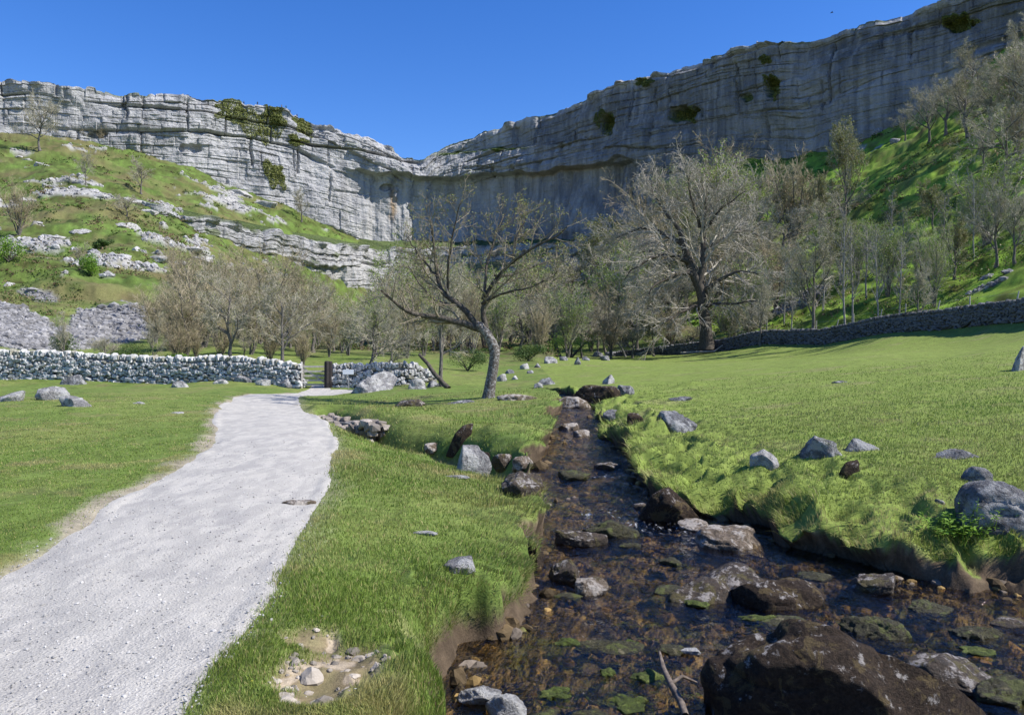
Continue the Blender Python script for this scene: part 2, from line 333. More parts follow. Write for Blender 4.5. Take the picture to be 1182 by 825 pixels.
def sdf(X, Y, poly, closed=True):
    """signed distance (negative inside) and the unit vector from the nearest outline point"""
    X = np.asarray(X, float).ravel(); Y = np.asarray(Y, float).ravel()
    best = np.full(len(X), 1e9); bx = np.zeros(len(X)); by = np.zeros(len(X)); ins = np.zeros(len(X), bool)
    n = len(poly)
    for i in range(n if closed else n-1):
        a = poly[i]; b = poly[(i+1) % n]; e = b-a
        t = np.clip(((X-a[0])*e[0]+(Y-a[1])*e[1])/(e @ e+1e-12), 0, 1)
        dx = X-a[0]-t*e[0]; dy = Y-a[1]-t*e[1]; d = dx*dx+dy*dy
        m = d < best; best[m] = d[m]; bx[m] = dx[m]; by[m] = dy[m]
        if closed and abs(e[1]) > 1e-9:
            c = ((a[1] > Y) != (b[1] > Y)) & (X < e[0]*(Y-a[1])/e[1]+a[0]); ins ^= c
    d = np.sqrt(best)
    s = np.where(ins, -1.0, 1.0)
    return d*s, bx/(d+1e-9)*s, by/(d+1e-9)*s
def blob(px, py, X, Y, rx, ry):
    p = path_pt(px, py); return np.exp(-((X-p[0])/rx)**2-((Y-p[1])/ry)**2)
_bp = {}
def BP_(a, b):
    if (a, b) not in _bp: _bp[(a, b)] = path_pt(a, b)
    return _bp[(a, b)]
def ground(X, Y, full=False):
    """ground height; with full=True also a dict of masks"""
    X = np.asarray(X, float); Y = np.asarray(Y, float); sh = np.broadcast(X, Y).shape
    X = np.broadcast_to(X, sh).ravel().copy(); Y = np.broadcast_to(Y, sh).ravel().copy()
    Z = base_z(X, Y)
    px = CX+F*X/np.maximum(Y, 1.2)
    # undulation, growing with distance on the hillsides
    hill = sst(0, 1, np.maximum((Y-48)/40*(px < 640), np.maximum(0, (X-interp(Y, [(40, 36), (50, 33), (88, 23.5), (120, 18), (200, 0)]))/6)*(px > 600)))
    hill = np.where(Y < 38, 0, hill)
    Z = Z + fbm(X*.25, Y*.25, 0, 3, 3)*.10*sst(6, 20, Y) + fbm(X*1.3, Y*1.3, 0, 3, 5)*.022*(1-hill)
    rough = fbm(X*.7, Y*.7, 0, 3, 24)*.42+fbm(X*.06, Y*.06, 0, 4, 21)*2.2+fbm(X*.22, Y*.22, Z*.2, 4, 22)*.9
    Z = Z + hill*rough*sst(45, 90, Y)
    # little terraces worn along the slope
    ter = np.abs(((Z*.42+fbm(X*.05, Y*.05, 0, 2, 31)*1.2) % 1)-.5)
    Z = Z + hill*(ter-.25)*.8
    nr = Y < 40
    dS = np.full(len(X), 99.0); nx = np.zeros(len(X)); ny = np.zeros(len(X)); dP = np.full(len(X), 99.0); dR = np.full(len(X), 99.0)
    if nr.any():
        a, b, c = sdf(X[nr], Y[nr], S_POLY); dS[nr] = a; nx[nr] = b; ny[nr] = c
        dP[nr] = sdf(X[nr], Y[nr], P_POLY)[0]; dR[nr] = sdf(X[nr], Y[nr], RAV, False)[0]
    dSn = dS + fbm(X*1.5, Y*1.5, 0, 3, 41)*np.where(X > 1.0, .34, .22)*sst(30, 12, Y) + fbm(X*.62, Y*.62, 0, 2, 43)*np.where(X > 1.0, .45, .24)*sst(30, 10, Y) + fbm(X*6, Y*6, 0, 2, 42)*.035
    dSn = dSn + .16*sst(1.0, 1.3, X)*sst(8.5, 11, Y)*sst(30, 22, Y)
    zw = zwat(Y); right = X > interp(Y, [(1, 2), (6, 1.6), (8, 1.5), (10, 1.5), (14, 1.2), (20, 1.5), (30, 2)])
    # tussocky turf close to the banks
    for bx_, by_, br_, bh_ in ((823, 522, .35, .16), (795, 446, .5, .14), (905, 600, .28, .14), (1060, 655, .35, .12), (1130, 660, .40, .12), (1080, 560, .35, .08), (940, 550, .3, .10), (600, 530, .38, .22), (575, 508, .5, .12), (870, 388, 1.2, .35), (965, 405, .9, .12), (760, 520, .4, .12), (745, 500, .45, .12), (720, 490, .5, .12)):
        Z = Z+bh_*(np.exp(-((X-BP_(bx_, by_)[0])/br_)**2-((Y-BP_(bx_, by_)[1])/(br_*.8))**2))*sst(-.1, .3, dS)
    tus = (1-np.abs(fbm(X*1.9, Y*1.9, 0, 3, 51))*2.6)
    tamp = np.where(right, .17*sst(2.4, .2, dS)+.035*sst(6, 1, dS), .06*sst(1.2, .2, dS))*sst(40, 20, Y)
    Z = Z + tus*tamp - np.where(right, .20*sst(2.2, .1, dS)*(1+1.5*fbm(X*.8, Y*.8, 0, 2, 52)), -.02*sst(1.0, .25, dS))
    # the dry side channel behind the near bank, and its stone lined head
    ch = sst(.62, .18, dR+fbm(X*1.7, Y*1.7, 0, 2, 57)*.12)*sst(0.0, .4, dP)
    Z = Z - ch*(.50+.28*blob(402, 487, X, Y, .9, 1.2)) + .16*sst(.5, .9, dR)*sst(2.6, 1.1, dR)*(Y > np.interp(X, RAV[:, 0], RAV[:, 1]))*sst(0, .4, dP)*sst(.1, .6, dS) - .12*sst(1.6, .4, dR)*(Y < np.interp(X, RAV[:, 0], RAV[:, 1]))*sst(.2, 1.0, dP)
    # bare scar low on the near bank
    sc = np.maximum(blob(385, 775, X, Y, .30, .55), .8*blob(365, 735, X, Y, .22, .30)); sc = sst(.42, .85, sc+fbm(X*4, Y*4, 0, 4, 61)*.42)
    sc2 = sst(.45, .8, blob(470, 712, X, Y, .25, .12)+fbm(X*5, Y*5, 0, 2, 62)*.2)
    sc2 = sc2*.35; Z = Z - sc*(.05+.035*fbm(X*7, Y*7, 0, 3, 64))
    wb = .20+.10*fbm(X*.9, Y*.9, 0, 2, 44)+np.where(right, .0, .28*sst(5.9, 5.0, Y))
    t = sst(0, 1, dSn/np.maximum(wb, .07))
    bed = zw-.05-.13*sst(0, .7, -dSn)+fbm(X*3.5, Y*3.5, 0, 4, 71)*.07+fbm(X*14, Y*14, 0, 2, 72)*.025
    Z = np.where(dSn > 1.2, Z, bed*(1-t)+Z*t)
    Z = Z - .035*sst(.05, -.12, dP)+.02*np.exp(-((dP-.22)/.15)**2)*sst(3, 4, Y)*(Y < 30)
    if not full: return Z.reshape(sh)
    return Z, dict(px=px, hill=hill, dS=dSn, nx=nx, ny=ny, t=t, dP=dP, dR=dR, ch=ch, sc=np.maximum(sc, sc2), right=right, tus=tus, X=X, Y=Y)
def hit(px, py, water=True):
    """where the ray through a photo pixel meets the ground (or the stream)"""
    Y = np.geomspace(2.2, 330, 1400); X = (px-CX)/F*Y
    z = ground(X, Y)
    if water: z = np.maximum(z, np.where((Y < 30) & (sdf(X, Y, S_POLY)[0] < .0), zwat(Y), -9))
    ray = EYE-(py-HY)/F*Y
    k = np.argmax(z >= ray)
    if not (z >= ray).any(): k = len(Y)-1
    k = max(k, 1); a = ray[k-1]-z[k-1]; b = z[k]-ray[k]; t = a/(a+b+1e-9); t = min(max(t, 0), 1)
    Yh = Y[k-1]*(1-t)+Y[k]*t
    return (float((px-CX)/F*Yh), float(Yh), float(EYE-(py-HY)/F*Yh))
def at(px, Y):
    X = (px-CX)/F*Y; return (X, Y, float(ground(np.array([X]), np.array([Y]))[0]))

# ------------------------------------------------------------------ cliff tables
TOP = [(-900, 40), (-300, 72), (-100, 88), (0, 95), (40, 97), (80, 103), (130, 107), (190, 111), (240, 113), (280, 118), (330, 128), (370, 140), (400, 149), (430, 160), (455, 170), (470, 180), (490, 184), (500, 172), (520, 161), (560, 147), (600, 134), (640, 121), (680, 107), (700, 100), (740, 90), (780, 76), (800, 69), (850, 56), (900, 49), (930, 48), (960, 38), (1000, 25), (1050, 12), (1100, 0), (1182, -25), (1300, -60), (1450, -100), (1750, -150)]
BOT = [(-900, 130), (-300, 140), (0, 165), (100, 180), (200, 205), (300, 245), (400, 295), (450, 300), (560, 310), (640, 295), (700, 275), (750, 262), (800, 228), (900, 205), (1000, 178), (1100, 125), (1182, 70), (1300, 20), (1450, -10), (1750, -30)]
DEP = [(-900, 190), (-300, 225), (-100, 238), (0, 247), (100, 256), (200, 268), (300, 285), (400, 305), (450, 316), (500, 323), (560, 319), (620, 306), (680, 290), (750, 268), (830, 245), (900, 228), (1000, 208), (1100, 195), (1182, 186), (1300, 175), (1450, 165), (1750, 158)]
def smooth_tab(tab, w=14):
    xs = np.arange(-900, 1751.0, 2); y = np.interp(xs, [a for a, _ in tab], [b for _, b in tab])
    k = np.hanning(2*w+1); k /= k.sum(); y = np.convolve(np.pad(y, w, mode='edge'), k, 'valid'); return xs, y
DEPx, DEPy = smooth_tab(DEP, 22)
def cliff_depth(px): return np.interp(px, DEPx, DEPy)

# ------------------------------------------------------------------ ground sheet
pxs = np.concatenate([np.linspace(-500, -40, 110, endpoint=False), np.linspace(-40, 1222, 720, endpoint=False), np.linspace(1222, 1700, 110)])
rows = np.concatenate([np.geomspace(1.2, 3.2, 30, endpoint=False), np.geomspace(3.2, 36, 500, endpoint=False)])
far = np.linspace(0, 1, 270)
Ygr = np.concatenate([np.repeat(rows[:, None], len(pxs), 1), 36*(((cliff_depth(pxs)+4)/36)[None]**far[:, None])])
Xgr = (pxs[None]-CX)/F*Ygr
Zf, K = ground(Xgr, Ygr, True)
fX, fY = K['X'], K['Y']
# turf leans out over the water along the cut banks
lean = np.where((K['dS'] > -.05) & (K['dS'] < .9), (K['t']*.30-.13*sst(-.02, .03, K['dS']))*np.where(K['right'], 1, sst(6.5, 8.5, fY)*.7+.15)*(1-.85*sst(1040, 1100, K['px']))*sst(.9, .2, K['dS'])*(1+.5*fbm(fX*2.2, fY*2.2, 0, 2, 81)), 0)
VX, VY = fX-K['nx']*lean, fY-K['ny']*lean
px = K['px']
def pyof(X, Y, Z): return HY-F*(Z-EYE)/np.maximum(Y, 1)
PY = pyof(fX, fY, Zf)
n1 = fbm(fX*.35, fY*.35, 0, 4, 101); n2 = fbm(fX*2.1, fY*2.1, 0, 4, 102); n3 = fbm(fX*9, fY*9, 0, 3, 103)
c = np.empty((len(fX), 3)); c[:] = (.12, .17, .038)
c = mixc(c, (.155, .19, .05), sst(-.25, .4, n1)); c = mixc(c, (.066, .108, .022), sst(.1, .6, n2)*.8)
c = mixc(c, (.19, .175, .075), sst(.12, .55, n2*.6+fbm(fX*1.1, fY*1.1, 0, 3, 104)*.7)*.55)
rm = np.where(K['right'] & (fY < 95) & (K['hill'] < .5), 1.0, 0)
c = mixc(c, (.165, .215, .047), rm*.85); c = mixc(c, (.20, .19, .085), rm*sst(.22, .6, fbm(fX*.5, fY*1.2, 0, 4, 105))*.55)
hardn = np.zeros(len(fX))
# hillsides
hl = K['hill']; rh = hl*(px > 660); lh = hl*(px <= 660)
c = mixc(c, (.155, .25, .025), rh*.85); c = mixc(c, (.16, .15, .055), rh*sst(.0, .5, fbm(fX*.12, fY*.12, Zf*.1, 4, 111))*.7)
c = mixc(c, (.07, .13, .016), rh*sst(.2, .5, fbm(fX*.3, fY*.3, Zf*.3, 3, 112))*.7)
c = mixc(c, (.078, .115, .026), lh*.85); hv = fbm(fX*.5, fY*.5, Zf*.4, 4, 161); c = c*(1+(hl*hv*1.1)[:, None]*np.array([.8, 1, .8])); c = mixc(c, (.15, .125, .06), lh*sst(-.15, .4, fbm(fX*.1, fY*.1, Zf*.1, 4, 113))*.7)
c = mixc(c, (.045, .08, .015), lh*sst(.2, .5, fbm(fX*.25, fY*.25, Zf*.2, 3, 114))*.6)
def ell(cx, cy, rx, ry, rot=0.0):
    a = R_(rot); dx, dy = px-cx, PY-cy; u = dx*math.cos(a)+dy*math.sin(a); w = -dx*math.sin(a)+dy*math.cos(a)
    return np.exp(-(u/rx)**2-(w/ry)**2)
scr = np.maximum.reduce([ell(10, 378, 60, 26, 14), ell(60, 392, 70, 14, 0), ell(135, 372, 55, 24, 0), .75*ell(45, 340, 30, 8, 10), .8*ell(1005, 285, 40, 9, -38), .8*ell(925, 345, 45, 8, -25), .6*ell(1140, 330, 45, 5, -22)])
scr = sst(.33, .55, scr+fbm(fX*.2, fY*.2, Zf*.2, 4, 121)*.22)*np.where(fY > 42, 1, 0)
c = mixc(c, (.20, .195, .195), scr)
oc = fbm(fX*.09, fY*.09, Zf*.35, 5, 122)+.42*np.maximum.reduce([ell(110, 300, 110, 26, 16), ell(45, 215, 60, 10, 8), ell(270, 226, 60, 14, 18), ell(110, 222, 30, 12, 30), ell(220, 290, 60, 14, 20)])
oc = sst(.42, .50, oc)*lh*np.where(PY < 340, 1, 0)
c = mixc(c, (.32, .315, .30), oc*.95); Zf = Zf+oc*.7*sst(0, 1, fbm(fX*.5, fY*.5, Zf, 3, 123)+.5)
c = mixc(c, (.30, .29, .28), .9*rh*sst(.52, .6, fbm(fX*.11, fY*.11, Zf*.3, 5, 124)+.0*fX))
wd = sst(.3, .7, np.maximum.reduce([ell(420, 405, 210, 34, 0), ell(290, 398, 150, 36, 0), ell(700, 380, 150, 45, 0), ell(860, 330, 90, 60, -30)])+.2*n1)*hl   # leaf litter under the woods
c = mixc(c, (.115, .10, .055), wd*.9*sst(-.5, .3, n1))
# path margins, scar, channel, stream bed
pe = K['dP']+n2*.20+n3*.05
dirt = sst(.34, .02, pe+.22*fbm(fX*1.3, fY*1.3, 0, 3, 153))*np.where(fX < interp(fY, [(1, -2.2), (9, -3.3), (16, -4.6), (30, -9)]), 1.0, .35)*(fY < 34)
c = mixc(c, (.30, .255, .20), dirt*.85)
c = mixc(c, (.23, .165, .11), np.maximum(K['sc'], .75*sst(.6, .95, K['ch']+.15*n3))*(.75+.2*n3))
c = mixc(c, (.34, .28, .20), K['sc']*sst(.15, .4, n3+.4*fbm(fX*15, fY*15, 0, 2, 131)))
bk = np.where(K['right'] | (fY > 7.5), sst(1.0, .80, K['t']+.10*n3), sst(.75, .35, K['t']+.2*n3)); bkc = mixc(np.full((len(fX), 3), (.085, .062, .04)), (.20, .15, .095), sst(.0, .5, n3+.5*n2)*sst(.3, .9, K['t']))
c = c*(1-bk[:, None])+bkc*bk[:, None]
inb = sst(.0, -.08, K['dS'])
bc = mixc(np.full((len(fX), 3), (.185, .14, .08)), (.32, .245, .125), sst(.05, .4, fbm(fX*7, fY*7, 0, 4, 133))); bc = mixc(bc, (.075, .06, .038), sst(.05, .45, fbm(fX*3, fY*3, 0, 3, 134)))
bc = mixc(bc, (.10, .13, .02), sst(.25, .5, fbm(fX*4, fY*4, 0, 3, 135))*.7)
c = c*(1-inb[:, None])+bc*inb[:, None]
hardn = np.maximum.reduce([scr, oc, dirt])
G_N = Xgr.shape
me = mesh('ground', np.stack([VX, VY, Zf], 1), [grid_faces(*G_N)[:, ::-1] if False else grid_faces(*G_N)], M['ground'], True, c, None, {'hard': hardn})
tag(link('ground', me), kind='structure')
# path: the cells of the same sheet inside the outline, a little higher
_m = fY < 40; PNX = np.zeros(len(fX)); PNY = np.zeros(len(fX)); _, PNX[_m], PNY[_m] = sdf(fX[_m], fY[_m], P_POLY)
gi = grid_faces(*G_N); pe2 = K['dP']+fbm(fX*.8, fY*.8, 0, 3, 151)*.12
gi = gi; ins = (pe2-.16 < 0) & (fY < 40)
sel = gi[ins[gi].any(1)]; us, inv = np.unique(sel, return_inverse=True)
pv = np.stack([fX, fY, Zf-.030+.062*sst(.16, -.10, pe2)+.004*n3], 1)[us]
tag(link('path', mesh('path', pv, [inv.reshape(-1, 4)], M['path'])), kind='structure')
# water sheet, reaching in under the banks
wi = (K['dS'] < .35) & (fY < 31); sel = gi[wi[gi].all(1)]; us, inv = np.unique(sel, return_inverse=True)
turb = np.maximum.reduce([np.exp(-((fX-wpt(a, b)[0])/rx)**2-((fY-wpt(a, b)[1])/ry)**2) for a, b, rx, ry in ((735, 602, .38, .25), (772, 610, .40, .18), (690, 592, .25, .15), (700, 549, .35, .2))])
ws = np.stack([fX, fY, zwat(fY)+fbm(fX*2.5, fY*1.6, 0, 3, 141)*.022*(1+turb*1.5)+fbm(fX*9, fY*7, 0, 2, 142)*.007*(1+3*turb)], 1)[us]
tag(link('stream_water', mesh('stream_water', ws, [inv.reshape(-1, 4)], M['water'], True, None, None, {'turb': np.clip(turb[us]*1.1, 0, 1)})), kind='structure')
# meadow behind the viewpoint, continuing the same sheet
gx, gy = np.meshgrid(np.linspace(-60, 60, 61), np.linspace(-60, 1.25, 40))
gz = base_z(gx/np.maximum(np.abs(gx)/1.6, 1), np.full_like(gx, 1.2))-.02
me = mesh('meadow_behind', np.stack([gx, gy, gz], -1).reshape(-1, 3), [grid_faces(*gx.shape)], M['ground'], True, np.full((gx.size, 3), (.10, .14, .035)))
tag(link('meadow', me), kind='structure')
# ------------------------------------------------------------------ cliffs
def line(px, pts): return np.interp(px, [p[0] for p in pts], [p[1] for p in pts])
def band(px, a, b, s=14): return sst(a-s, a+s, px)*sst(b+s, b-s, px)
CL = {}
def cliff(name, xs, top, bot, dep, ny, main, back, key):
    """a rock wall: its plan follows dep, its face is pushed in and out along the wall's normal"""
    ptop, pbot, Yb = top(xs), bot(xs), dep(xs)
    X0 = (xs-CX)/F*Yb
    tx, ty = np.gradient(X0), np.gradient(Yb); L = np.hypot(tx, ty); nx, ny_ = ty/L, -tx/L
    arc = np.concatenate([[0], np.cumsum(np.hypot(np.diff(X0), np.diff(Yb)))])
    v = np.linspace(0, 1, ny)
    py = ptop[None]*(1-v[:, None])+pbot[None]*v[:, None]
    PX = np.broadcast_to(xs[None], py.shape); A = np.broadcast_to(arc[None], py.shape)
    Z = EYE+(HY-py)/F*Yb[None]; h = (EYE+(HY-ptop)/F*Yb)[None]-Z       # metres below the rim
    hw = h+fbm(A*.012, h*.03, 0, 3, 201)*2.6
    D = fbm(A*.035, h*.03, 0, 3, 202)*(4.0 if main else 1.8)
    D = D+fbm(A*.10, h*.10, 0, 4, 203)*(1.3 if main else 1.0)
    # beds: uneven courses standing out by different amounts, each broken by its own joints
    smoothc = (band(PX, 415, 745, 20)*sst(0, 8, py-line(PX, [(400, 200), (522, 207), (593, 201), (682, 191), (750, 186)]))) if main else 0*PX
    topw = (.5-.08*sst(600, 700, PX)+.6*sst(34, 10, h+fbm(A*.03, 0, 0, 2, 233)*14)) if main else 1.0
    for th, amp, w, sd in ((8.5, 1.7, 19, 1), (3.1, .75, 7.5, 2), (1.15, .30, 3.6, 3)):
        q = hw/th+vn(hw/th*.7, A*.015, 0, 210+sd)*.55; k = np.floor(q); f = q-k
        s = A/w+_h(k, k*0, k*0, 220+sd)*7+vn(k*3.1, A*.03, 0, 230+sd)*.8; b = np.floor(s); g = s-b
        pr = (_h(k, b, k*0, 240+sd)-.5)*1.1+(_h(k, k*0, k*0, 250+sd)-.5)
        crack = sst(.10, 0, np.minimum(f, 1-f))*.9+sst(.06, 0, np.minimum(g, 1-g))*.95*(_h(k, b, k*0, 260+sd) > .30)
        D = D+amp*(pr-crack*.8*sst(-.45, .15, vn(A*.05+sd*7, h*.12, 0, 234)))*(1-.86*smoothc)*topw
    D = D+fbm(A*.5, h*.6, 0, 3, 204)*.30+np.abs(fbm(A*.07, h*.06, 0, 3, 235))*1.3*(1-smoothc)
    veg = np.zeros_like(D); och = np.zeros_like(D)
    if main:
        # long vertical scoops of the smooth central wall
        D = D+smoothc*(fbm(A*.14, h*.012, 0, 4, 205)*2.6+fbm(A*.5, h*.03, 0, 3, 206)*.7)
        # the great roof: rock above the lip juts out, the wall below is undercut and comes forward again low down
        lip = line(PX, [(395, 192), (420, 199), (470, 204), (522, 206), (593, 200), (640, 196), (682, 190), (740, 186)])+vn(PX*.06, 0, 0, 207)*3
        dd = py-lip
        D = D+band(PX, 412, 735, 22)*(2.2*sst(-26, -2, dd)*sst(2.5, 0, dd)-2.0*sst(0, 3.5, dd)*sst(75, 8, dd))
        # upper tier set back behind a grassy bench on the right of the notch, stepped ledges on its left
        bench = line(PX, [(495, 178), (515, 177), (560, 172), (607, 170), (660, 163), (720, 152)])
        D = D-band(PX, 500, 660, 30)*5.5*sst(1.5, -1.5, py-bench)
        veg = np.maximum(veg, band(PX, 505, 610, 12)*sst(4, 1.5, np.abs(py-bench)+vn(PX*.15, py*.4, 0, 208)*2))
        for yy in (8, 14, 20): D = D-band(PX, 345, 480, 20)*1.8*sst(1.2, -1.2, h*F/Yb[None]-yy-vn(PX*.05, yy, 0, 209)*4)
        crk = line(PX, [(338, 163), (370, 169), (400, 172), (440, 180), (480, 188)])
        D = D-band(PX, 335, 480, 8)*2.2*sst(2.2, .4, np.abs(py-crk))
        # arched alcove, dark hollows, and named clefts
        ax = (PX-721)/16.0; archtop = 180+6*ax*ax
        D = D-2.4*sst(1.15, .9, np.abs(ax))*sst(0, 4, py-archtop)*sst(258, 235, py)
        for hx, hy, rx, ry, dp in ((700, 142, 9, 12, 3), (788, 131, 18, 9, 4), (892, 100, 8, 12, 3), (862, 112, 9, 6, 2), (1108, 30, 16, 9, 3), (560, 196, 30, 3, 1.5), (448, 216, 10, 4, 2.5), (218, 172, 14, 5, 2), (112, 157, 14, 4, 2), (735, 220, 5, 22, 1.5), (650, 213, 4, 20, 1.2), (597, 222, 5, 30, 1.5)):
            e = sst(1.2, .6, np.hypot((PX-hx)/rx, (py-hy)/ry)+vn(PX*.2, py*.2, 0, 211)*.3); D = D-dp*e
            if hx in (700, 788, 892, 862, 1108): veg = np.maximum(veg, e*.9)
        for hx, y0, y1, w, dp in ((146, 108, 138, 2.2, 2.2), (290, 158, 192, 2.0, 2.5), (344, 172, 200, 2.0, 2.5), (164, 112, 128, 1.8, 1.5), (215, 118, 140, 1.8, 1.5), (380, 200, 235, 2, 1.5), (612, 128, 165, 2, 1.5), (755, 100, 150, 2, 1.5), (850, 70, 130, 2, 1.5), (960, 50, 120, 2, 1.5)):
            D = D-dp*.7*sst(w, .3, np.abs(PX-hx-vn(py*.12, hx, 0, 212)*1.3-vn(py*.5, hx, 0, 237)*.5))*sst(y0-4, y0+4, py)*sst(y1+4, y1-4, py)
        och = np.maximum(och, .85*sst(1, .4, np.abs(PX-454-vn(py*.2, 0, 0, 213)*2)/5)*sst(215, 222, py)*sst(262, 240, py)*(.6+.4*vn(PX*.6, py*.1, 0, 214)))
        och = np.maximum(och, .25*band(PX, 600, 690, 10)*sst(4, 1, np.abs(py-lip-2)))
    D = np.clip(D, -10, 9)
    D = D-h*0.0-sst(2.5, 0, h)*1.5*vn(A*.25, 0, 0, 215)                # ragged rim
    Zr = Z+sst(3, 0, h)*(vn(A*.16, 0, 0, 216)*.8+vn(A*.6, 0, 0, 217)*.35+(_h(np.floor(A/2.6), A*0, A*0, 218)-.5)*.9)*((1-.35*sst(470, 520, PX)) if main else .5)
    lean = h/max(float(h.max()), 1)*(2.0 if main else .8)
    X = X0[None]+nx[None]*(D+lean); Y = Yb[None]+ny_[None]*(D+lean)
    # grass on ledges: where the face lies back enough
    dzv = np.gradient(Zr, axis=0); dD = np.gradient(D, axis=0); slope = dD/(np.abs(dzv)+.05)
    ln = fbm(A*.06, h*.08, 0, 3, 219)
    veg = np.maximum(veg, sst(.9, 1.9, slope)*sst(-.05, .3, ln+.12)*(1-smoothc)*.85)
    veg = np.maximum(veg, sst(1.2, .2, h)*sst(.0, .3, vn(A*.1, 0, 0, 221))*.7)
    if not main: veg = np.maximum(veg, sst(.38, .5, fbm(A*.09, h*.25, 0, 4, 222))*.7)
    # cap running back from the rim
    nb = len(back)
    tp = np.ones(len(xs)) if main else sst(xs[0], xs[0]+60, xs)*sst(xs[-1], xs[-1]-50, xs)
    bx = X[:1]-(nx*tp)[None]*np.array([b[0] for b in back])[:, None]; by = Y[:1]-(ny_*tp)[None]*np.array([b[0] for b in back])[:, None]
    bz = Zr[:1]+np.array([b[1] for b in back])[:, None]*tp[None]+vn(bx*.3, by*.3, 0, 223)*.25
    V = np.concatenate([np.stack([bx, by, bz], -1)[::-1], np.stack([X, Y, Zr], -1)])
    vg = np.concatenate([np.ones((nb, len(xs)))*(.95 if not main else .6), veg]); oc_ = np.concatenate([np.zeros((nb, len(xs))), och])
    CL[key] = (xs, ptop, pbot, X, Y, Zr, nx, ny_)
    me = mesh(name, V.reshape(-1, 3), [grid_faces(*V.shape[:2])[:, ::-1]], M['cliff'], False, None, None, {'veg': np.clip(vg.ravel(), 0, 1), 'ochre': np.clip(oc_.ravel(), 0, 1), 'wing_shade': np.concatenate([np.zeros((nb, len(xs))), sst(480, 640, PX)*(.62+.5*fbm(A*.03, h*.05, 0, 4, 236))*sst(.3, 3, h) if main else .25*sst(560, 640, PX)]).ravel()})  # last mask paints the right wing's shade as darker rock, rim left pale
    return tag(link(name, me), kind='structure')
tx_, ty_ = smooth_tab(TOP, 3)
xs = np.concatenate([np.linspace(-600, -20, 160, endpoint=False), np.linspace(-20, 1200, 1050, endpoint=False), np.linspace(1200, 1700, 120)])
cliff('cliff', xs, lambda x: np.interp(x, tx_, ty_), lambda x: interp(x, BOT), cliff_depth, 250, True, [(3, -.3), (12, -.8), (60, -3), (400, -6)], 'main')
STOP = [(165, 232), (180, 235), (240, 251), (322, 271), (400, 284), (440, 287), (500, 286), (560, 284), (640, 278), (700, 268), (745, 256)]
SBOT = [(165, 238), (180, 252), (240, 276), (322, 306), (400, 340), (440, 345), (640, 345), (700, 330), (745, 285)]
SDEP = [(165, 190), (180, 187), (240, 200), (322, 225), (400, 262), (440, 284), (500, 298), (560, 298), (640, 280), (700, 264), (745, 252)]
sx = np.linspace(166, 744, 560)
def sm(tab, x, w=9):
    xx = np.arange(x[0]-40, x[-1]+40, 1.0); y = interp(xx, tab); k = np.hanning(2*w+1); k /= k.sum(); return np.interp(x, xx, np.convolve(np.pad(y, w, mode='edge'), k, 'valid'))
cliff('lower_cliff', sx, lambda x: sm(STOP, x)+vn(x*.05, 0, 0, 91)*2.5+vn(x*.2, 0, 0, 92)*1.2, lambda x: interp(x, SBOT), lambda x: sm(SDEP, x, 15), 90, False, [(2, .2), (8, 1.5), (18, 4.0), (30, 6.5)], 'low')
def on_cliff(px, py, key='main', off=0.0):
    xs_, pt, pb, X, Y, Z, nx, ny = CL[key]
    j = int(np.argmin(np.abs(xs_-px))); v = (py-pt[j])/(pb[j]-pt[j]); i = int(np.clip(v*(X.shape[0]-1), 0, X.shape[0]-1))
    return np.array([X[i, j]+nx[j]*off, Y[i, j]+ny[j]*off, Z[i, j]])
# ------------------------------------------------------------------ rocks
_ICO = {}
def ico(n):
    if n not in _ICO:
        b = bmesh.new(); bmesh.ops.create_icosphere(b, subdivisions=n, radius=1.0)
        _ICO[n] = (np.array([v.co[:] for v in b.verts]), np.array([[v.index for v in f.verts] for f in b.faces])); b.free()
    return _ICO[n]
def rock_shape(sx, sy, sz, seed, sub=4, cuts=9, rough=.16, sharp=1.0, lean=0.0, flat=0.0):
    """an angular limestone block: a ball shaved by random planes, then weathered"""
    v, f = ico(sub); r = np.random.default_rng(seed); v = v.copy()
    v = v*(1+fbm(v[:, 0]*1.1+seed*3.1, v[:, 1]*1.1, v[:, 2]*1.1+.01, 2, 301)[:, None]*.35)
    for k in range(cuts):
        n = r.normal(size=3); n[2] = n[2]*.8+.15; n /= np.linalg.norm(n); dcut = r.uniform(.50, .85)/sharp
        t = v @ n-dcut; v = v-n*np.maximum(t, 0)[:, None]*.94
    if flat > 0: v[:, 2] = np.minimum(v[:, 2], 1-flat+(v[:, 2]-1+flat)*.15)
    q = v*np.array([sx, sy, sz]); S = min(sx, sy, sz)
    dn = fbm(q[:, 0]/S*1.3+seed, q[:, 1]/S*1.3, q[:, 2]/S*1.3+.01, 6, 302, .62)
    cr = -sst(.10, 0, np.abs(fbm(q[:, 0]/S*.8-seed, q[:, 1]/S*.8, q[:, 2]/S*2.0+.01, 3, 303)))
    nn = v/np.linalg.norm(v, axis=1, keepdims=True)
    q = q+nn*(dn*rough+cr*rough*.45)[:, None]*S
    if lean: q[:, 0] += q[:, 2]*lean
    return q, f
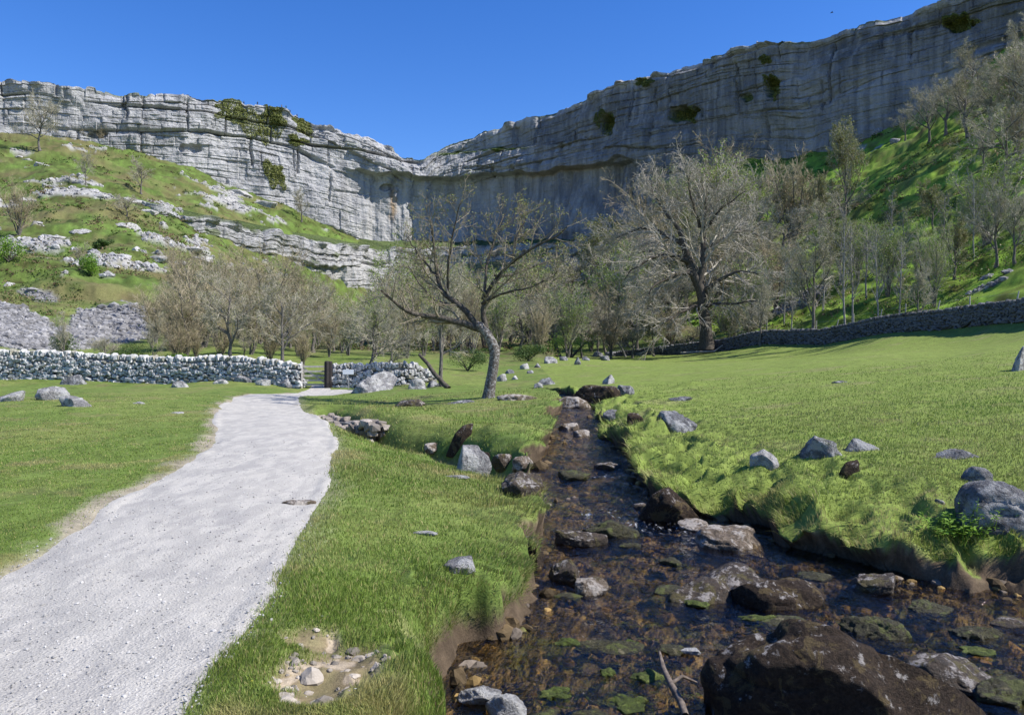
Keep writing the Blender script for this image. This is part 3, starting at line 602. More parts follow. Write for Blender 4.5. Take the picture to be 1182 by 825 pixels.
def rock(px, py, w, h, mat, label, cat='rock', name='boulder', depth=1.0, group=None, seed=None, rz=0.0, sink=.25, cuts=9, rough=.16, lean=0.0, flat=0.0, tilt=0.0, sub=None, water=True, Y=None):
    """a rock standing where its foot (px, py) is, w x h photo pixels in size"""
    if mat == 'weed': rough = .34
    p = hit(px, py, water) if Y is None else at(px, Y)
    Yd = p[1]; W = w/F*Yd; H = h/F*Yd
    H = max(.38*H, H-.45*W*1.12*depth*max(0, py-HY)/F)
    sz = H/(1-sink*.6); sd = seed if seed is not None else int(px*7+py*13)
    sxx, syy = W*.56, W*.56*depth
    q, f = rock_shape(sxx, syy, sz*.92, sd, sub or (5 if w > 45 else 4 if w > 14 else 3), cuts, rough, 1.0, lean, flat)
    if tilt:
        a = R_(tilt); x, z = q[:, 0].copy(), q[:, 2].copy(); q[:, 0] = x*math.cos(a)+z*math.sin(a); q[:, 2] = -x*math.sin(a)+z*math.cos(a)
    q[:, 2] += H-q[:, 2].max()
    yc = p[1]+syy*.55; o = link(name, mesh(name, q, [f], M[mat], True), None, ((px-CX)/F*yc, yc, p[2]))
    o.rotation_euler.z = rz
    return tag(o, label, cat, group)
# meadow on the left
rock(13, 463, 36, 13, 'pale', 'low pale grey boulder cut by the left edge of the photo', depth=.8)
rock(64, 461, 40, 16, 'pale', 'rounded pale boulder, the larger of two side by side on the left lawn', depth=.8, seed=3)
rock(86, 469, 34, 13, 'pale', 'flat wedge of pale stone just in front of a rounded boulder on the left lawn', depth=.8, seed=8)
rock(112, 434, 62, 12, 'grey', 'long flat limestone slab lying at the foot of the left dry stone wall', depth=.5, flat=.5, seed=5)
rock(88, 444, 28, 12, 'grey', 'grey stone lying in front of the long flat slab by the left wall', depth=.8)
rock(201, 437, 36, 17, 'grey', 'dark leaning block with a peaked top against the left wall', depth=.6, lean=.5, seed=21)
rock(209, 447, 17, 8, 'pale', 'small pale stone on the grass below a dark leaning block', depth=.8)
rock(255, 443, 16, 6, 'pale', 'small low stone in the grass near the left wall, farthest from the gate', depth=.8)
rock(284, 441, 20, 8, 'grey', 'squat grey stone at the wall foot between the lawn and the path', depth=.7)
rock(305, 445, 15, 8, 'pale', 'pale rounded stone on grass beside the bend of the path', depth=.8)
rock(329, 447, 26, 11, 'grey', 'slanted grey slab on the path edge right before the gate', depth=.6, lean=.4)
rock(346, 447, 14, 9, 'pale', 'upright pale stone beside the gate end of the left wall', depth=.7)
rock(161, 466, 14, 3, 'pale', 'tiny flat white stone alone in the left lawn', depth=.7)
rock(204, 477, 20, 2, 'pale', 'thin flat pale stone level with the turf left of the path', depth=.6)
# around the mound
rock(434, 451, 56, 23, 'pale', 'big block with a flat light top and dark left face near the gate', depth=.75, seed=33, cuts=12)
rock(482, 449, 26, 12, 'pale', 'pale boulder at the end of the broken wall by the log', depth=.8)
rock(497, 447, 15, 8, 'grey', 'small grey stone just beside the end of the broken wall', depth=.8)
rock(472, 469, 34, 9, 'mossy', 'dark edged stone in the turf of the mound left of the tree', depth=.6)
rock(535, 465, 40, 4, 'grey', 'thin dark ledge of stone in front of the leaning tree', depth=.5)
rock(594, 462, 40, 8, 'tan', 'long pale slab of bedrock at the foot of the leaning tree', depth=.6)
rock(345, 586, 46, 11, 'tan', 'tan stone half buried in the right edge of the gravel path', depth=.6, seed=12, sink=.4, flat=.3)
rock(533, 661, 38, 20, 'pale', 'flat grey slab leaning out of the grass on the near left bank', depth=.9, seed=14, flat=.5, tilt=-14)
rock(491, 617, 27, 5, 'pale', 'small flat stone in short grass above the leaning slab', depth=.6, flat=.5)
rock(528, 552, 26, 4, 'pale', 'thin strip of pale stone in the near bank turf', depth=.5, flat=.5)
rock(531, 512, 27, 24, 'dark', 'dark upright slab leaning on the front of the grassy mound', depth=.45, lean=.55, seed=17)
rock(541, 545, 42, 33, 'pale', 'square pale block standing in the mouth of the side channel', depth=.7, seed=19, cuts=12)
rock(503, 519, 30, 9, 'tan', 'low tan stone to the left of the square pale block', depth=.7, flat=.3)
rock(565, 545, 22, 9, 'pale', 'white tilted slab lying below the square pale block', depth=.5, tilt=18, flat=.5)
rock(581, 537, 26, 15, 'mossy', 'reddish mossy stone in the side channel mouth', depth=.8)
rock(603, 536, 24, 11, 'tan', 'small light stone under the round grass tussock by the stream', depth=.8)
rock(561, 533, 16, 12, 'dark', 'dark wet stone squeezed behind the square pale block', depth=.8)
rock(604, 571, 52, 30, 'mossy', 'blocky rock with tan moss cap at the left water edge', depth=.8, seed=24)
rock(614, 655, 40, 40, 'dark', 'tall dark rock with whitish top under the left bank', depth=.8, seed=26)
rock(652, 670, 48, 28, 'mossy', 'angular rock in water right beside the tall dark rock', depth=.8, seed=27)
rock(678, 684, 46, 19, 'tan', 'rounded tan rock at the end of the left bank group', depth=.8, seed=28)
rock(668, 629, 78, 20, 'mossy', 'long low rock with pale top reaching out from the left bank', depth=.45, seed=29, flat=.25)
rock(709, 620, 62, 21, 'weed', 'olive weedy rock in the rapids behind the long low rock', depth=.6, seed=30)
rock(770, 601, 72, 44, 'dark', 'big pointed dark rock with brown top beside the white rapids', depth=.75, seed=31, cuts=7)
rock(802, 611, 44, 13, 'tan', 'flat tan rock against the foot of the pointed dark rock', depth=.8, seed=32)
rock(845, 632, 76, 27, 'tan', 'wide flat tan slab at the right water edge', depth=.8, seed=34, flat=.2)
rock(804, 691, 78, 30, 'mossy', 'smooth domed rock with drip streaks in mid stream', depth=.75, seed=35, cuts=4)
rock(846, 673, 74, 24, 'mossy', 'low rock partly hidden behind the smooth domed rock', depth=.75, seed=36, cuts=5)
rock(891, 699, 98, 39, 'dark', 'large humped rock with speckled white crest in mid stream', depth=.75, seed=37, cuts=6)
rock(770, 684, 40, 9, 'weed', 'low green weedy stone left of the smooth domed rock', depth=.8)
rock(1014, 734, 92, 27, 'weed', 'long mossy olive rock low in the right hand water', depth=.6, seed=38, cuts=5)
rock(1006, 683, 62, 27, 'mossy', 'brown rock in the shade below the right bank', depth=.8, seed=39)
rock(1108, 800, 112, 50, 'mossy', 'mottled pink and brown rock right of the giant boulder', depth=.8, seed=40)
rock(1160, 812, 70, 34, 'weed', 'weedy brown rock in the bottom right corner of the stream', depth=.8, seed=41)
rock(702, 750, 68, 13, 'weed', 'flat stone with a brown weed cap left of centre in the stream', depth=.6, seed=42)
rock(772, 753, 34, 11, 'weed', 'small brown stone beside a white flat one in mid stream', depth=.8, seed=43)
rock(797, 754, 30, 7, 'pale', 'small clean white flat stone in mid stream', depth=.6, flat=.4)
rock(554, 812, 46, 26, 'pale', 'pale block at the left water edge, bottom of the photo', depth=.9, seed=45)
rock(582, 828, 44, 32, 'pale', 'fractured grey and white block partly cut by the bottom edge', depth=.8, seed=46)
rock(531, 803, 22, 18, 'dark', 'small dark stone behind the two pale blocks at bottom left of the stream', depth=.9)
rock(632, 832, 40, 15, 'weed', 'green rimmed stone at the bottom edge right of the pale blocks', depth=.9)
rock(680, 834, 62, 20, 'weed', 'weed covered stone at the bottom edge in mid stream', depth=.8)
rock(742, 588, 30, 8, 'mossy', 'low brown stone upstream of the pointed dark rock', depth=.8)
rock(660, 552, 44, 11, 'weed', 'brown weedy stone upstream near the left bank', depth=.7)
rock(702, 541, 34, 9, 'mossy', 'small wet stone amid the upper rapids', depth=.7)
rock(672, 503, 26, 8, 'tan', 'reddish flat stone breaking the water far upstream', depth=.7)
rock(656, 496, 24, 9, 'tan', 'light stone at the left side of the upper stream', depth=.7)
rock(664, 470, 44, 13, 'tan', 'reddish brown rock face where the stream turns out of sight', depth=.5, seed=50)
rock(690, 463, 58, 20, 'dark', 'dark overhanging rock with pale top at the head of the stream', depth=.7, seed=51, flat=.2)
rock(726, 632, 26, 7, 'weed', 'tiny weedy stone below the rapids', depth=.8)
rock(775, 650, 30, 8, 'weed', 'low ochre stone in open water right of centre', depth=.8)
rock(655, 690, 30, 5, 'weed', 'half sunken ochre stone beside the left bank group', depth=.8)
rock(1075, 706, 56, 15, 'weed', 'low ochre stone under the right bank tussock', depth=.7)
rock(1130, 735, 62, 18, 'weed', 'low brown stone near the right edge of the stream', depth=.7)
rock(1172, 725, 40, 14, 'mossy', 'brown stone cut by the right edge in the stream', depth=.8)
rock(940, 668, 44, 10, 'weed', 'flat green stone between the humped rock and the right bank', depth=.7)
rock(900, 722, 60, 10, 'weed', 'half sunken green stone just upstream of the giant boulder', depth=.7)
rock(980, 842, 290, 158, 'dark', 'giant dark boulder with white lichen crest in the foreground stream', depth=.62, seed=63, sub=6, cuts=4, rough=.10, lean=-.40)
# meadow on the right
rock(943, 529, 64, 30, 'grey', 'large fissured grey boulder on the right meadow', depth=.8, seed=60, cuts=12)
rock(992, 521, 34, 16, 'grey', 'smaller pointed grey stone beside the large fissured boulder', depth=.8, seed=61)
rock(979, 549, 20, 19, 'dark', 'small dark upright stone in a hollow below the fissured boulder', depth=.6, lean=.4)
rock(882, 538, 30, 20, 'pale', 'pale stone let into the turf left of the fissured boulder', depth=.6, seed=62, tilt=20)
rock(1104, 529, 50, 12, 'grey', 'long low grey stone lying in the open right meadow', depth=.5, seed=64)
rock(1126, 557, 38, 20, 'grey', 'pale rounded stone on the left end of the big edge boulder', depth=.8, seed=65, cuts=4)
rock(1172, 612, 118, 64, 'grey', 'big dark grey boulder cut by the right edge of the photo', depth=.7, seed=66, cuts=6)
rock(1086, 582, 13, 7, 'pale', 'tiny white stone left of the bright leafy plant', depth=.8)
rock(1174, 428, 22, 29, 'pale', 'upright pale stone with a dark side high in the right meadow', depth=.6, lean=.35, seed=67)
rock(778, 496, 58, 23, 'grey', 'sharp peaked pale rock on the right bank', depth=.7, seed=68, cuts=11)
rock(734, 489, 26, 13, 'dark', 'small black stone near the peaked rock on the right bank', depth=.7)
rock(712, 481, 30, 9, 'grey', 'flat light stone on the right bank above the dark cut', depth=.6)
rock(703, 443, 19, 11, 'pale', 'boxy white stone standing in the middle of the right meadow', depth=.8, seed=70)
rock(721, 454, 23, 10, 'grey', 'low grey wedge stone in front of the boxy white one', depth=.7)
rock(786, 462, 28, 5, 'grey', 'flat stone level with the turf of the right meadow', depth=.5)
rock(970, 442, 18, 3, 'grey', 'thin grey stone lying in the upper right meadow', depth=.5)
rock(632, 444, 18, 9, 'grey', 'rounded grey stone, the larger of a close pair beyond the mound', depth=.8)
rock(621, 448, 12, 7, 'pale', 'rounded pale stone, the smaller of a close pair beyond the mound', depth=.8)
rock(579, 440, 14, 9, 'pale', 'whitish stone directly right of the leaning tree trunk', depth=.8)
rock(594, 438, 9, 5, 'pale', 'small white stone between the leaning tree and the rough bank', depth=.8)
rock(605, 426, 13, 7, 'pale', 'bright white stone in the rough ground left of the far meadow corner', depth=.8)
rock(637, 419, 16, 8, 'pale', 'light boulder at the far rim of the right meadow', depth=.7)
rock(666, 421, 9, 9, 'grey', 'upright grey stone at the far rim of the right meadow', depth=.7)
for k, (a, b, w_, h_) in enumerate(((690, 412, 14, 7), (706, 411, 12, 6), (699, 416, 13, 6), (676, 416, 10, 5), (716, 409, 12, 5), (620, 424, 9, 5), (650, 416, 9, 5), (588, 431, 10, 5), (612, 431, 8, 4))):
    rock(a, b, w_, h_, 'grey', 'tumbled grey stone among the fallen wall stones at the far meadow edge', group='tumbled stones at the far meadow edge', name='stone')
# outcrops on the left hillside
for k, (a, b, w_, h_) in enumerate(((270, 222, 46, 9), (262, 232, 30, 8), (300, 236, 40, 10), (120, 228, 26, 12), (104, 223, 18, 12), (30, 185, 14, 6), (46, 191, 16, 6), (24, 181, 12, 5), (244, 187, 16, 6), (150, 232, 22, 10), (128, 305, 18, 14), (10, 295, 18, 10), (60, 275, 30, 9), (95, 268, 26, 9), (140, 262, 34, 12), (105, 300, 24, 9), (215, 288, 34, 10), (180, 300, 30, 12), (60, 222, 22, 8), (12, 330, 18, 9), (38, 336, 14, 8), (170, 245, 24, 8), (205, 305, 20, 8), (75, 285, 18, 8), (230, 300, 30, 10))):
    rock(a, b, w_*1.15, h_*.55, 'pale', 'pale limestone outcrop showing through the grass of the left hillside', 'outcrop', 'outcrop', .8, 'outcrops on the left hillside', rough=.25, cuts=12, sub=4)
for k, (a, b, w_, h_) in enumerate(((1018, 130, 12, 5), (1015, 152, 12, 6), (1035, 165, 14, 6), (880, 367, 18, 7), (868, 372, 12, 6), (925, 352, 20, 7), (1140, 322, 22, 7), (1165, 315, 18, 6))):
    rock(a, b, w_, h_, 'grey', 'grey limestone block lying on the steep right hillside', 'rock', 'stone', .8, 'stones on the right hillside')
# loose rubble nobody could count: scree slopes, stream gravel, path edge stones
def rubble(name, pts, sizes, mat, cols, kind='stuff', sub=1):
    v, f = ico(sub); V = []; Fs = []; C = []
    for i, (p, s) in enumerate(zip(pts, sizes)):
        j = RNG.uniform(-.22, .22, (len(v), 1)) if sub == 1 else (vn(v[:, 0]*1.6+i*3.3, v[:, 1]*1.6, v[:, 2]*1.6+.01, 7)*.34+RNG.uniform(-.05, .05, len(v)))[:, None]
        q = v*(RNG.uniform(.5, 1.15, 3)*s)*(1+j)
        a = RNG.uniform(0, 6.28); ca, sa = math.cos(a), math.sin(a)
        q = np.stack([q[:, 0]*ca-q[:, 1]*sa, q[:, 0]*sa+q[:, 1]*ca, q[:, 2]*.75], 1)+np.asarray(p)
        V.append(q); Fs.append(f+i*len(v)); C.append(np.repeat(cols[i][None], len(v), 0))
    return tag(link(name, mesh(name, np.concatenate(V), [np.concatenate(Fs)], M[mat], False, np.concatenate(C))), kind=kind)
zz = Zf.reshape(G_N); 
def pick(mask, n, jitter=True):
    idx = RNG.choice(np.flatnonzero(mask), n); return np.stack([VX[idx]+RNG.normal(0, .012, n)*fY[idx]*.3, VY[idx]+RNG.normal(0, .03, n)*fY[idx]*.2, Zf[idx]], 1), idx
sp, si = pick((scr > .4) & (fY > 42) & (PY > 150), 12000); sp[:, 2] = Zf[si]
rubble('scree', np.stack([VX[si], VY[si], Zf[si]], 1), RNG.lognormal(-2.0, .5, len(si))*(fY[si]/65)**.6, 'scree', RNG.uniform(.13, .29, (len(si), 1))*np.array([1, .98, .96]))
sp, si = pick((oc > .3) & (fY > 45), 2500)
rubble('hillside_rubble', np.stack([VX[si], VY[si], Zf[si]], 1), np.clip(RNG.lognormal(-1.15, .6, len(si)), .1, .75), 'scree', RNG.uniform(.22, .40, (len(si), 1))*np.array([1, .98, .95]))
sp, si = pick((K['dS'] < .10) & (fY > 3.2) & (fY < 30) & (px > 480) & (px < 1250), 2600)
big = np.clip(RNG.lognormal(-3.3, .55, len(si)), .012, .11)*(.6+fY[si]/16)
cc = np.where(RNG.random((len(si), 1)) < .5, np.array([[.10, .07, .035]]), np.where(RNG.random((len(si), 1)) < .5, np.array([[.25, .165, .06]]), np.array([[.16, .13, .10]])))*RNG.uniform(.6, 1.3, (len(si), 1))
rubble('stream_gravel', np.stack([VX[si], VY[si], np.minimum(Zf[si]+big*.2, zwat(fY[si])+.01)], 1), big, 'scree', cc, 'stuff', 2)
sp, si = pick((K['sc'] > .35) & (fY < 7), 90)
rubble('scar_stones', np.stack([VX[si], VY[si], Zf[si]], 1), RNG.lognormal(-4.1, .55, len(si)), 'scree', RNG.uniform(.18, .38, (len(si), 1))*np.array([1, .88, .72]), 'stuff', 2)
# low scrub and dead bracken scattered over the hillsides
hm = (hl > .5) & (fY > 50) & (PY > 90) & (px > -40) & (px < 1230) & (scr < .3) & (fbm(fX*.07, fY*.07, Zf*.15, 4, 341) > -.02)
sp, si = pick(hm, 3600); q = []; cs = []
for i_, p_ in zip(si, np.stack([VX[si], VY[si], Zf[si]], 1)):
    s_ = RNG.lognormal(-.75, .5); k_ = int(RNG.integers(14, 34)); q.append(p_+RNG.normal(size=(k_, 3))*np.array([s_, s_, s_*.45])+[0, 0, s_*.25])
    b_ = np.array([(.05, .085, .018), (.13, .095, .05), (.075, .11, .022), (.17, .14, .075)][RNG.choice(4, p=[.3, .25, .3, .15] if px[i_] < 640 else [.35, .08, .42, .15])])*1.35; cs.append(np.repeat((b_*RNG.uniform(.7, 1.25))[None], k_, 0))
q = np.concatenate(q); cs = np.concatenate(cs); u_ = RNG.normal(size=q.shape); u_ /= np.linalg.norm(u_, axis=1, keepdims=True); w_ = np.cross(u_, RNG.normal(size=q.shape)); w_ /= np.linalg.norm(w_, axis=1, keepdims=True)
s_ = RNG.uniform(.10, .28, (len(q), 1))*np.clip(q[:, 1:2]/140, .35, 1.2)
tag(link('hillside_scrub', mesh('hillside_scrub', np.stack([q-u_*s_, q+w_*s_*.6, q+u_*s_, q-w_*s_*.6], 1).reshape(-1, 3), [np.arange(len(q)*4).reshape(-1, 4)], M['blade'], False, np.repeat(cs, 4, 0))), kind='stuff')
gp_ = (pe2 < .12) & (fY > 3.2) & (fY < 13); sp, si = pick(gp_, 5200)
rubble('path_gravel', np.stack([VX[si]+RNG.normal(0, .02, len(si)), VY[si]+RNG.normal(0, .03, len(si)), Zf[si]+.030*sst(.16, -.10, pe2[si])+.004], 1), np.clip(RNG.lognormal(-5.4, .5, len(si)), .003, .016), 'scree', RNG.uniform(.26, .46, (len(si), 1))*np.array([1, .97, .91]))
# weed mats on the water
def mat_weed(px_, py_, w, h, label):
    p = wpt(px_, py_); W = w/F*p[1]; D_ = h/(py_-HY)*p[1]
    v, f = ico(4); q = v*np.array([W/2, D_/2, .02]); n = fbm(q[:, 0]*14+px_, q[:, 1]*14, 0, 3, 311)
    q[:, :2] *= (1+fbm(v[:, 0]*2+px_, v[:, 1]*2, 0, 3, 312)*.5)[:, None]; q[:, 2] = q[:, 2]*(1+n)+n*.012+.004
    tag(link('weed_mat', mesh('weed_mat', q, [f], M['bramblemat'], True), None, (p[0], p[1], float(zwat(p[1])))), label, 'water weed')
M['bramblemat'] = m_rock('green_weed', (.09, .125, .02), (.16, .19, .045), (.04, .05, .012), (.15, .13, .03), .35, .35, 3.0)
for a in ((653, 742, 26, 9, 'small bright green weed mat beside the left bank water'), (727, 744, 22, 8, 'green weed mat at the right end of the brown weed capped stone'), (803, 696, 34, 8, 'bright green weed mat under the smooth domed rock'), (875, 714, 44, 7, 'olive weed mat between the humped rock and the giant boulder'), (720, 810, 60, 22, 'yellow green weed mat left of the driftwood at the bottom'), (701, 777, 16, 8, 'round green weed tuft in the dark water below the brown capped stone'), (640, 802, 44, 14, 'yellow green weed mat near the bottom edge right of the pale blocks'), (752, 782, 40, 14, 'olive weed mat above the driftwood branch'), (1130, 752, 40, 9, 'olive weed mat beside the mottled pink rock')):
    mat_weed(*a)
# driftwood
p = np.array([wpt(760, 775), wpt(765, 788), wpt(773, 802), wpt(784, 818), wpt(790, 832)]); P = np.concatenate([p, np.array([[.14], [.09], [.07], [.05], [.03]])+zwat(4.8)], 1)
mb = MB(); mb.add(*tube(P[None]+vn(P*9, 0, 0, 5)[None]*.01, np.array([[.010, .019, .022, .024, .022]]), 7)); r_ = link('driftwood', mb.build('driftwood', [M['log']]))
tag(r_, 'bare grey driftwood branch sticking out of the water left of the giant boulder', 'branch')
p2 = np.array([P[2], P[2]+[.10, .08, .02], P[2]+[.2, .10, -.03]]); mb = MB(); mb.add(*tube(p2[None], np.array([[.014, .012, .007]]), 6)); link('twig', mb.build('twig', [M['log']]), r_)

# ------------------------------------------------------------------ dry stone walls
_b = bmesh.new(); bmesh.ops.create_cube(_b, size=1.0); bmesh.ops.bevel(_b, geom=_b.edges[:]+_b.verts[:], offset=.17, segments=1, affect='EDGES', profile=.6)
_b.verts.ensure_lookup_table(); BV = np.array([v.co[:] for v in _b.verts]); BQ = np.array([[v.index for v in f.verts] for f in _b.faces if len(f.verts) == 4]); BT = np.array([[v.index for v in f.verts] for f in _b.faces if len(f.verts) == 3]); _b.free()
def stone_wall(name, pts, height, thick, course, label, seed, tone=(.40, .39, .375), spread=.30, cope=True, ragged=0.0, gz=None, batter=.10, slen=(.16, .46), step_down=None):
    r = np.random.default_rng(seed); pts = np.array(pts, float); seg = np.hypot(*np.diff(pts, axis=0).T); cum = np.concatenate([[0], np.cumsum(seg)]); Ltot = cum[-1]
    def pos(s):
        k = int(np.clip(np.searchsorted(cum, s)-1, 0, len(seg)-1)); t = (s-cum[k])/seg[k]; d_ = (pts[k+1]-pts[k])/seg[k]; return pts[k]+d_*seg[k]*t, d_
    ss = np.linspace(0, Ltot, max(3, int(Ltot/.5))); pp = np.array([pos(s)[0] for s in ss]); g_ = ground(pp[:, 0], pp[:, 1]) if gz is None else np.full(len(ss), gz)
    g_ = np.convolve(np.pad(g_, 3, mode='edge'), np.ones(7)/7, 'valid'); gzf = lambda s: np.interp(s, ss, g_)
    hz = lambda s: (height if np.isscalar(height) else np.interp(s/Ltot, [a for a, _ in height], [b for _, b in height]))*(1-ragged*max(0, vn(s*.45, 0, 0, seed)))
    V, Q, T, C = [], [], [], []; n = 0
    def put(c, d_, l, t, h, roll=0.0, tint=1.0):
        nonlocal n
        q = BV*(1+r.uniform(-.2, .2, BV.shape))*r.uniform(.75, 1.15)*np.array([l, t, h]); a = r.normal(0, .28)+roll
        q = np.stack([q[:, 0]*math.cos(a)-q[:, 2]*math.sin(a), q[:, 1], q[:, 0]*math.sin(a)+q[:, 2]*math.cos(a)], 1)
        a = math.atan2(d_[1], d_[0])+r.normal(0, .08)
        q = np.stack([q[:, 0]*math.cos(a)-q[:, 1]*math.sin(a), q[:, 0]*math.sin(a)+q[:, 1]*math.cos(a), q[:, 2]], 1)+c
        V.append(q); Q.append(BQ+n); T.append(BT+n); n += len(BV)
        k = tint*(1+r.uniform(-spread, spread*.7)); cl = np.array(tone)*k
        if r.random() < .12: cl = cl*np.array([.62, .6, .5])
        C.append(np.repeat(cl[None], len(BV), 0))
    z = 0.0; hmax = height if np.isscalar(height) else max(b for _, b in height)
    while z < hmax:
        ch_ = course*r.uniform(.75, 1.3)
        for side in (-1, 1):
            s = r.uniform(-.2, .1)
            while s < Ltot:
                l = r.uniform(*slen)*(.8+.5*(z < .35)); sm_ = min(max(s+l/2, 0), Ltot); hh = hz(sm_)
                if z+ch_*.5 < hh-(.22 if cope else 0):
                    p_, d_ = pos(sm_); nrm = np.array([-d_[1], d_[0]]); off = (thick/2-batter*z/2)-.07+r.normal(0, .025)
                    put(np.array([*(p_+nrm*side*off), gzf(sm_)+z+ch_/2-.08+r.normal(0, .035)]), d_, l*1.0, .22, ch_*1.02)
                s += l*.98
        z += ch_*.95
    if cope:
        s = 0.0
        while s < Ltot:
            l = r.uniform(.10, .24); p_, d_ = pos(min(s+l/2, Ltot)); hh = hz(s); hcap = r.uniform(.22, .38)
            put(np.array([*p_, gzf(s)+hh-.24+hcap*.4]), d_, l*1.05, thick*.78, hcap, r.normal(.12, .2), 1.05); s += l
    # hearting: rubble core, coloured dark to stand in for shade in the gaps
    cr = []; m_ = len(ss)
    for w_, top in ((-1, 0), (-1, 1), (1, 1), (1, 0)):
        for s, p_ in zip(ss, pp):
            d_ = pos(s)[1]; cr.append([*(p_+np.array([-d_[1], d_[0]])*w_*(thick/2-.16)), gzf(s)-.2+top*(.2+hz(s)-(.24 if cope else .12))])
    V.append(np.array(cr)); i = np.arange(4*m_).reshape(4, m_)+n
    for k in range(3): Q.append(np.stack([i[k, :-1], i[k, 1:], i[k+1, 1:], i[k+1, :-1]], 1))
    C.append(np.full((4*m_, 3), .16))
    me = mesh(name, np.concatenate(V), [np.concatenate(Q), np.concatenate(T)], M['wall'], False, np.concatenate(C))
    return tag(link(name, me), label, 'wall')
def gxy(px_, Y): return ((px_-CX)/F*Y, Y)
LW = [gxy(-160, 40.5), gxy(0, 40), gxy(120, 39.6), gxy(240, 38.8), gxy(347, 37.8)]
stone_wall('dry_stone_wall', LW, [(0, 1.45), (.5, 1.42), (.8, 1.25), (1, 1.15)], .62, .125, 'pale dry stone wall across the left lawn ending at the wooden gate', 71, (.42, .415, .40), .17, slen=(.13, .34))
stone_wall('dry_stone_wall', [gxy(384, 38.3), gxy(430, 38.2), gxy(470, 38.6), gxy(502, 39.5)], [(0, 1.1), (.45, 1.25), (.75, 1.0), (1, .3)], .62, .15, 'short pale dry stone wall right of the gate crumbling to its end by the log', 72, (.41, .40, .385), .17, ragged=.12, slen=(.13, .34))
RW = [gxy(1420, 37), gxy(1300, 42.5), gxy(1182, 50), gxy(1100, 57), gxy(1020, 64.5), gxy(950, 72), gxy(890, 80), gxy(826, 90), gxy(770, 95), gxy(712, 99)]
stone_wall('dry_stone_wall', RW, [(0, 1.45), (.72, 1.4), (.86, 1.25), (.93, .9), (1, .5)], .62, .17, 'long shaded dry stone wall climbing along the top of the right meadow', 73, (.115, .118, .125), slen=(.25, .6))  # stone tone lowered to put this wall's shade into its colour
# stone facing of the side channel under the path
_h0 = path_pt(346, 466); RV = [(_h0[0], _h0[1])]+[(RAV[i_][0]+dx_, RAV[i_][1]+dy_) for i_, dx_, dy_ in ((0, -.08, .42), (1, .05, .55), (2, .05, .55))]
RVz = [float(base_z(np.array(a[0]), np.array(a[1]))) for a in RV]
stone_wall('stone_revetment', RV, .80, .5, .17, 'mossy stone facing that carries the path over the side channel', 74, (.27, .235, .20), .45, False, .25, min(RVz)-.66, .02, (.14, .36))

# ------------------------------------------------------------------ gate, sign, fences
g0 = np.array(gxy(349.5, 38.0)); g1 = np.array(gxy(376, 38.2)); gd = g1-g0; gl = float(np.hypot(*gd)); ga = math.atan2(gd[1], gd[0])
gz0 = float(ground(np.array([(g0+g1)[0]/2]), np.array([(g0+g1)[1]/2]))[0])
gt = empty('field_gate', (*(g0+g1)/2, gz0), 'weathered pale wooden gate with five rails closing the gap in the wall', 'gate', None, ga)
for k, z in enumerate((.18, .40, .62, .84, 1.08)):
    mb = MB(); mb.box(0, 0, z, gl*.98, .035, .085); link('rail', mb.build('rail', [M['wood']], False), gt)
for x in (-.47, .47):
    mb = MB(); mb.box(gl*x, .03, .64, .08, .05, 1.05); link('stile', mb.build('stile', [M['wood']], False), gt)
mb = MB(); mb.box(0, .036, .63, gl*1.05, .025, .075, 0, None, .62); link('brace', mb.build('brace', [M['wood']], False), gt)
def post(px_, Y, h_, w_, mat, label, name='gate_post', group=None, tilt=0.0):
    p = at(px_, Y); mb = MB(); n = 6
    zs = np.array([-.3, 0, h_*.5, h_*.96, h_]); rr = np.array([1, 1, .97, .95, .6])*w_
    mb.add(*tube(np.stack([np.full(5, 0)+zs*math.tan(tilt), zs*0, zs], 1)[None], rr[None], n))
    o = link(name, mb.build(name, [M[mat]], False), None, p); return tag(o, label, 'post', group)
post(377.5, 37.9, 1.36, .15, 'darkwood', 'thick dark gate post on the right of the gate')
post(381.5, 38.0, 1.3, .11, 'darkwood', 'dark post standing close behind the thick gate post')
post(348, 37.9, 1.3, .07, 'wood', 'thin pale gate post at the end of the left wall')
p = at(402, 37.6); sg = empty('notice_board', p, 'small blank looking white notice board fixed in front of the short wall', 'sign')
mb = MB(); mb.box(0, 0, .82, .53, .025, .23); link('panel', mb.build('panel', [M['sign']], False), sg)
mb = MB(); mb.box(0, .04, .4, .05, .05, .9); link('post', mb.build('post', [M['wood']], False), sg)
fp = [(1168, 51.6), (1119, 56.2), (1078, 60.2), (1045, 63.5), (1012, 67), (985, 70), (962, 72.6), (942, 75)]
fe = empty('wire_fence', at(1168, 51.6), 'slanting pale posts and thin wires along the back of the right wall', 'fence')
o0 = np.array(fe.location)
tops = []
for k, (a, Y) in enumerate(fp):
    p = np.array(at(a, Y-.9)); mb = MB(); zs = np.array([-.3, .6, 1.5, 2.15]); lean = .10*(-1)**k+.12
    mb.add(*tube(np.stack([zs*lean, zs*0, zs], 1)[None], np.array([[.05, .05, .045, .04]]), 6)); link('post', mb.build('post', [M['wood']]), fe, tuple(p-o0)); tops.append(p-o0)
for z in (1.5, 2.0):
    mb = MB(); mb.add(*tube(np.array([[t[0]+z*.15, t[1], t[2]+z] for t in tops])[None], np.full((1, len(tops)), .006), 4)); link('wire', mb.build('wire', [M['wire']]), fe)
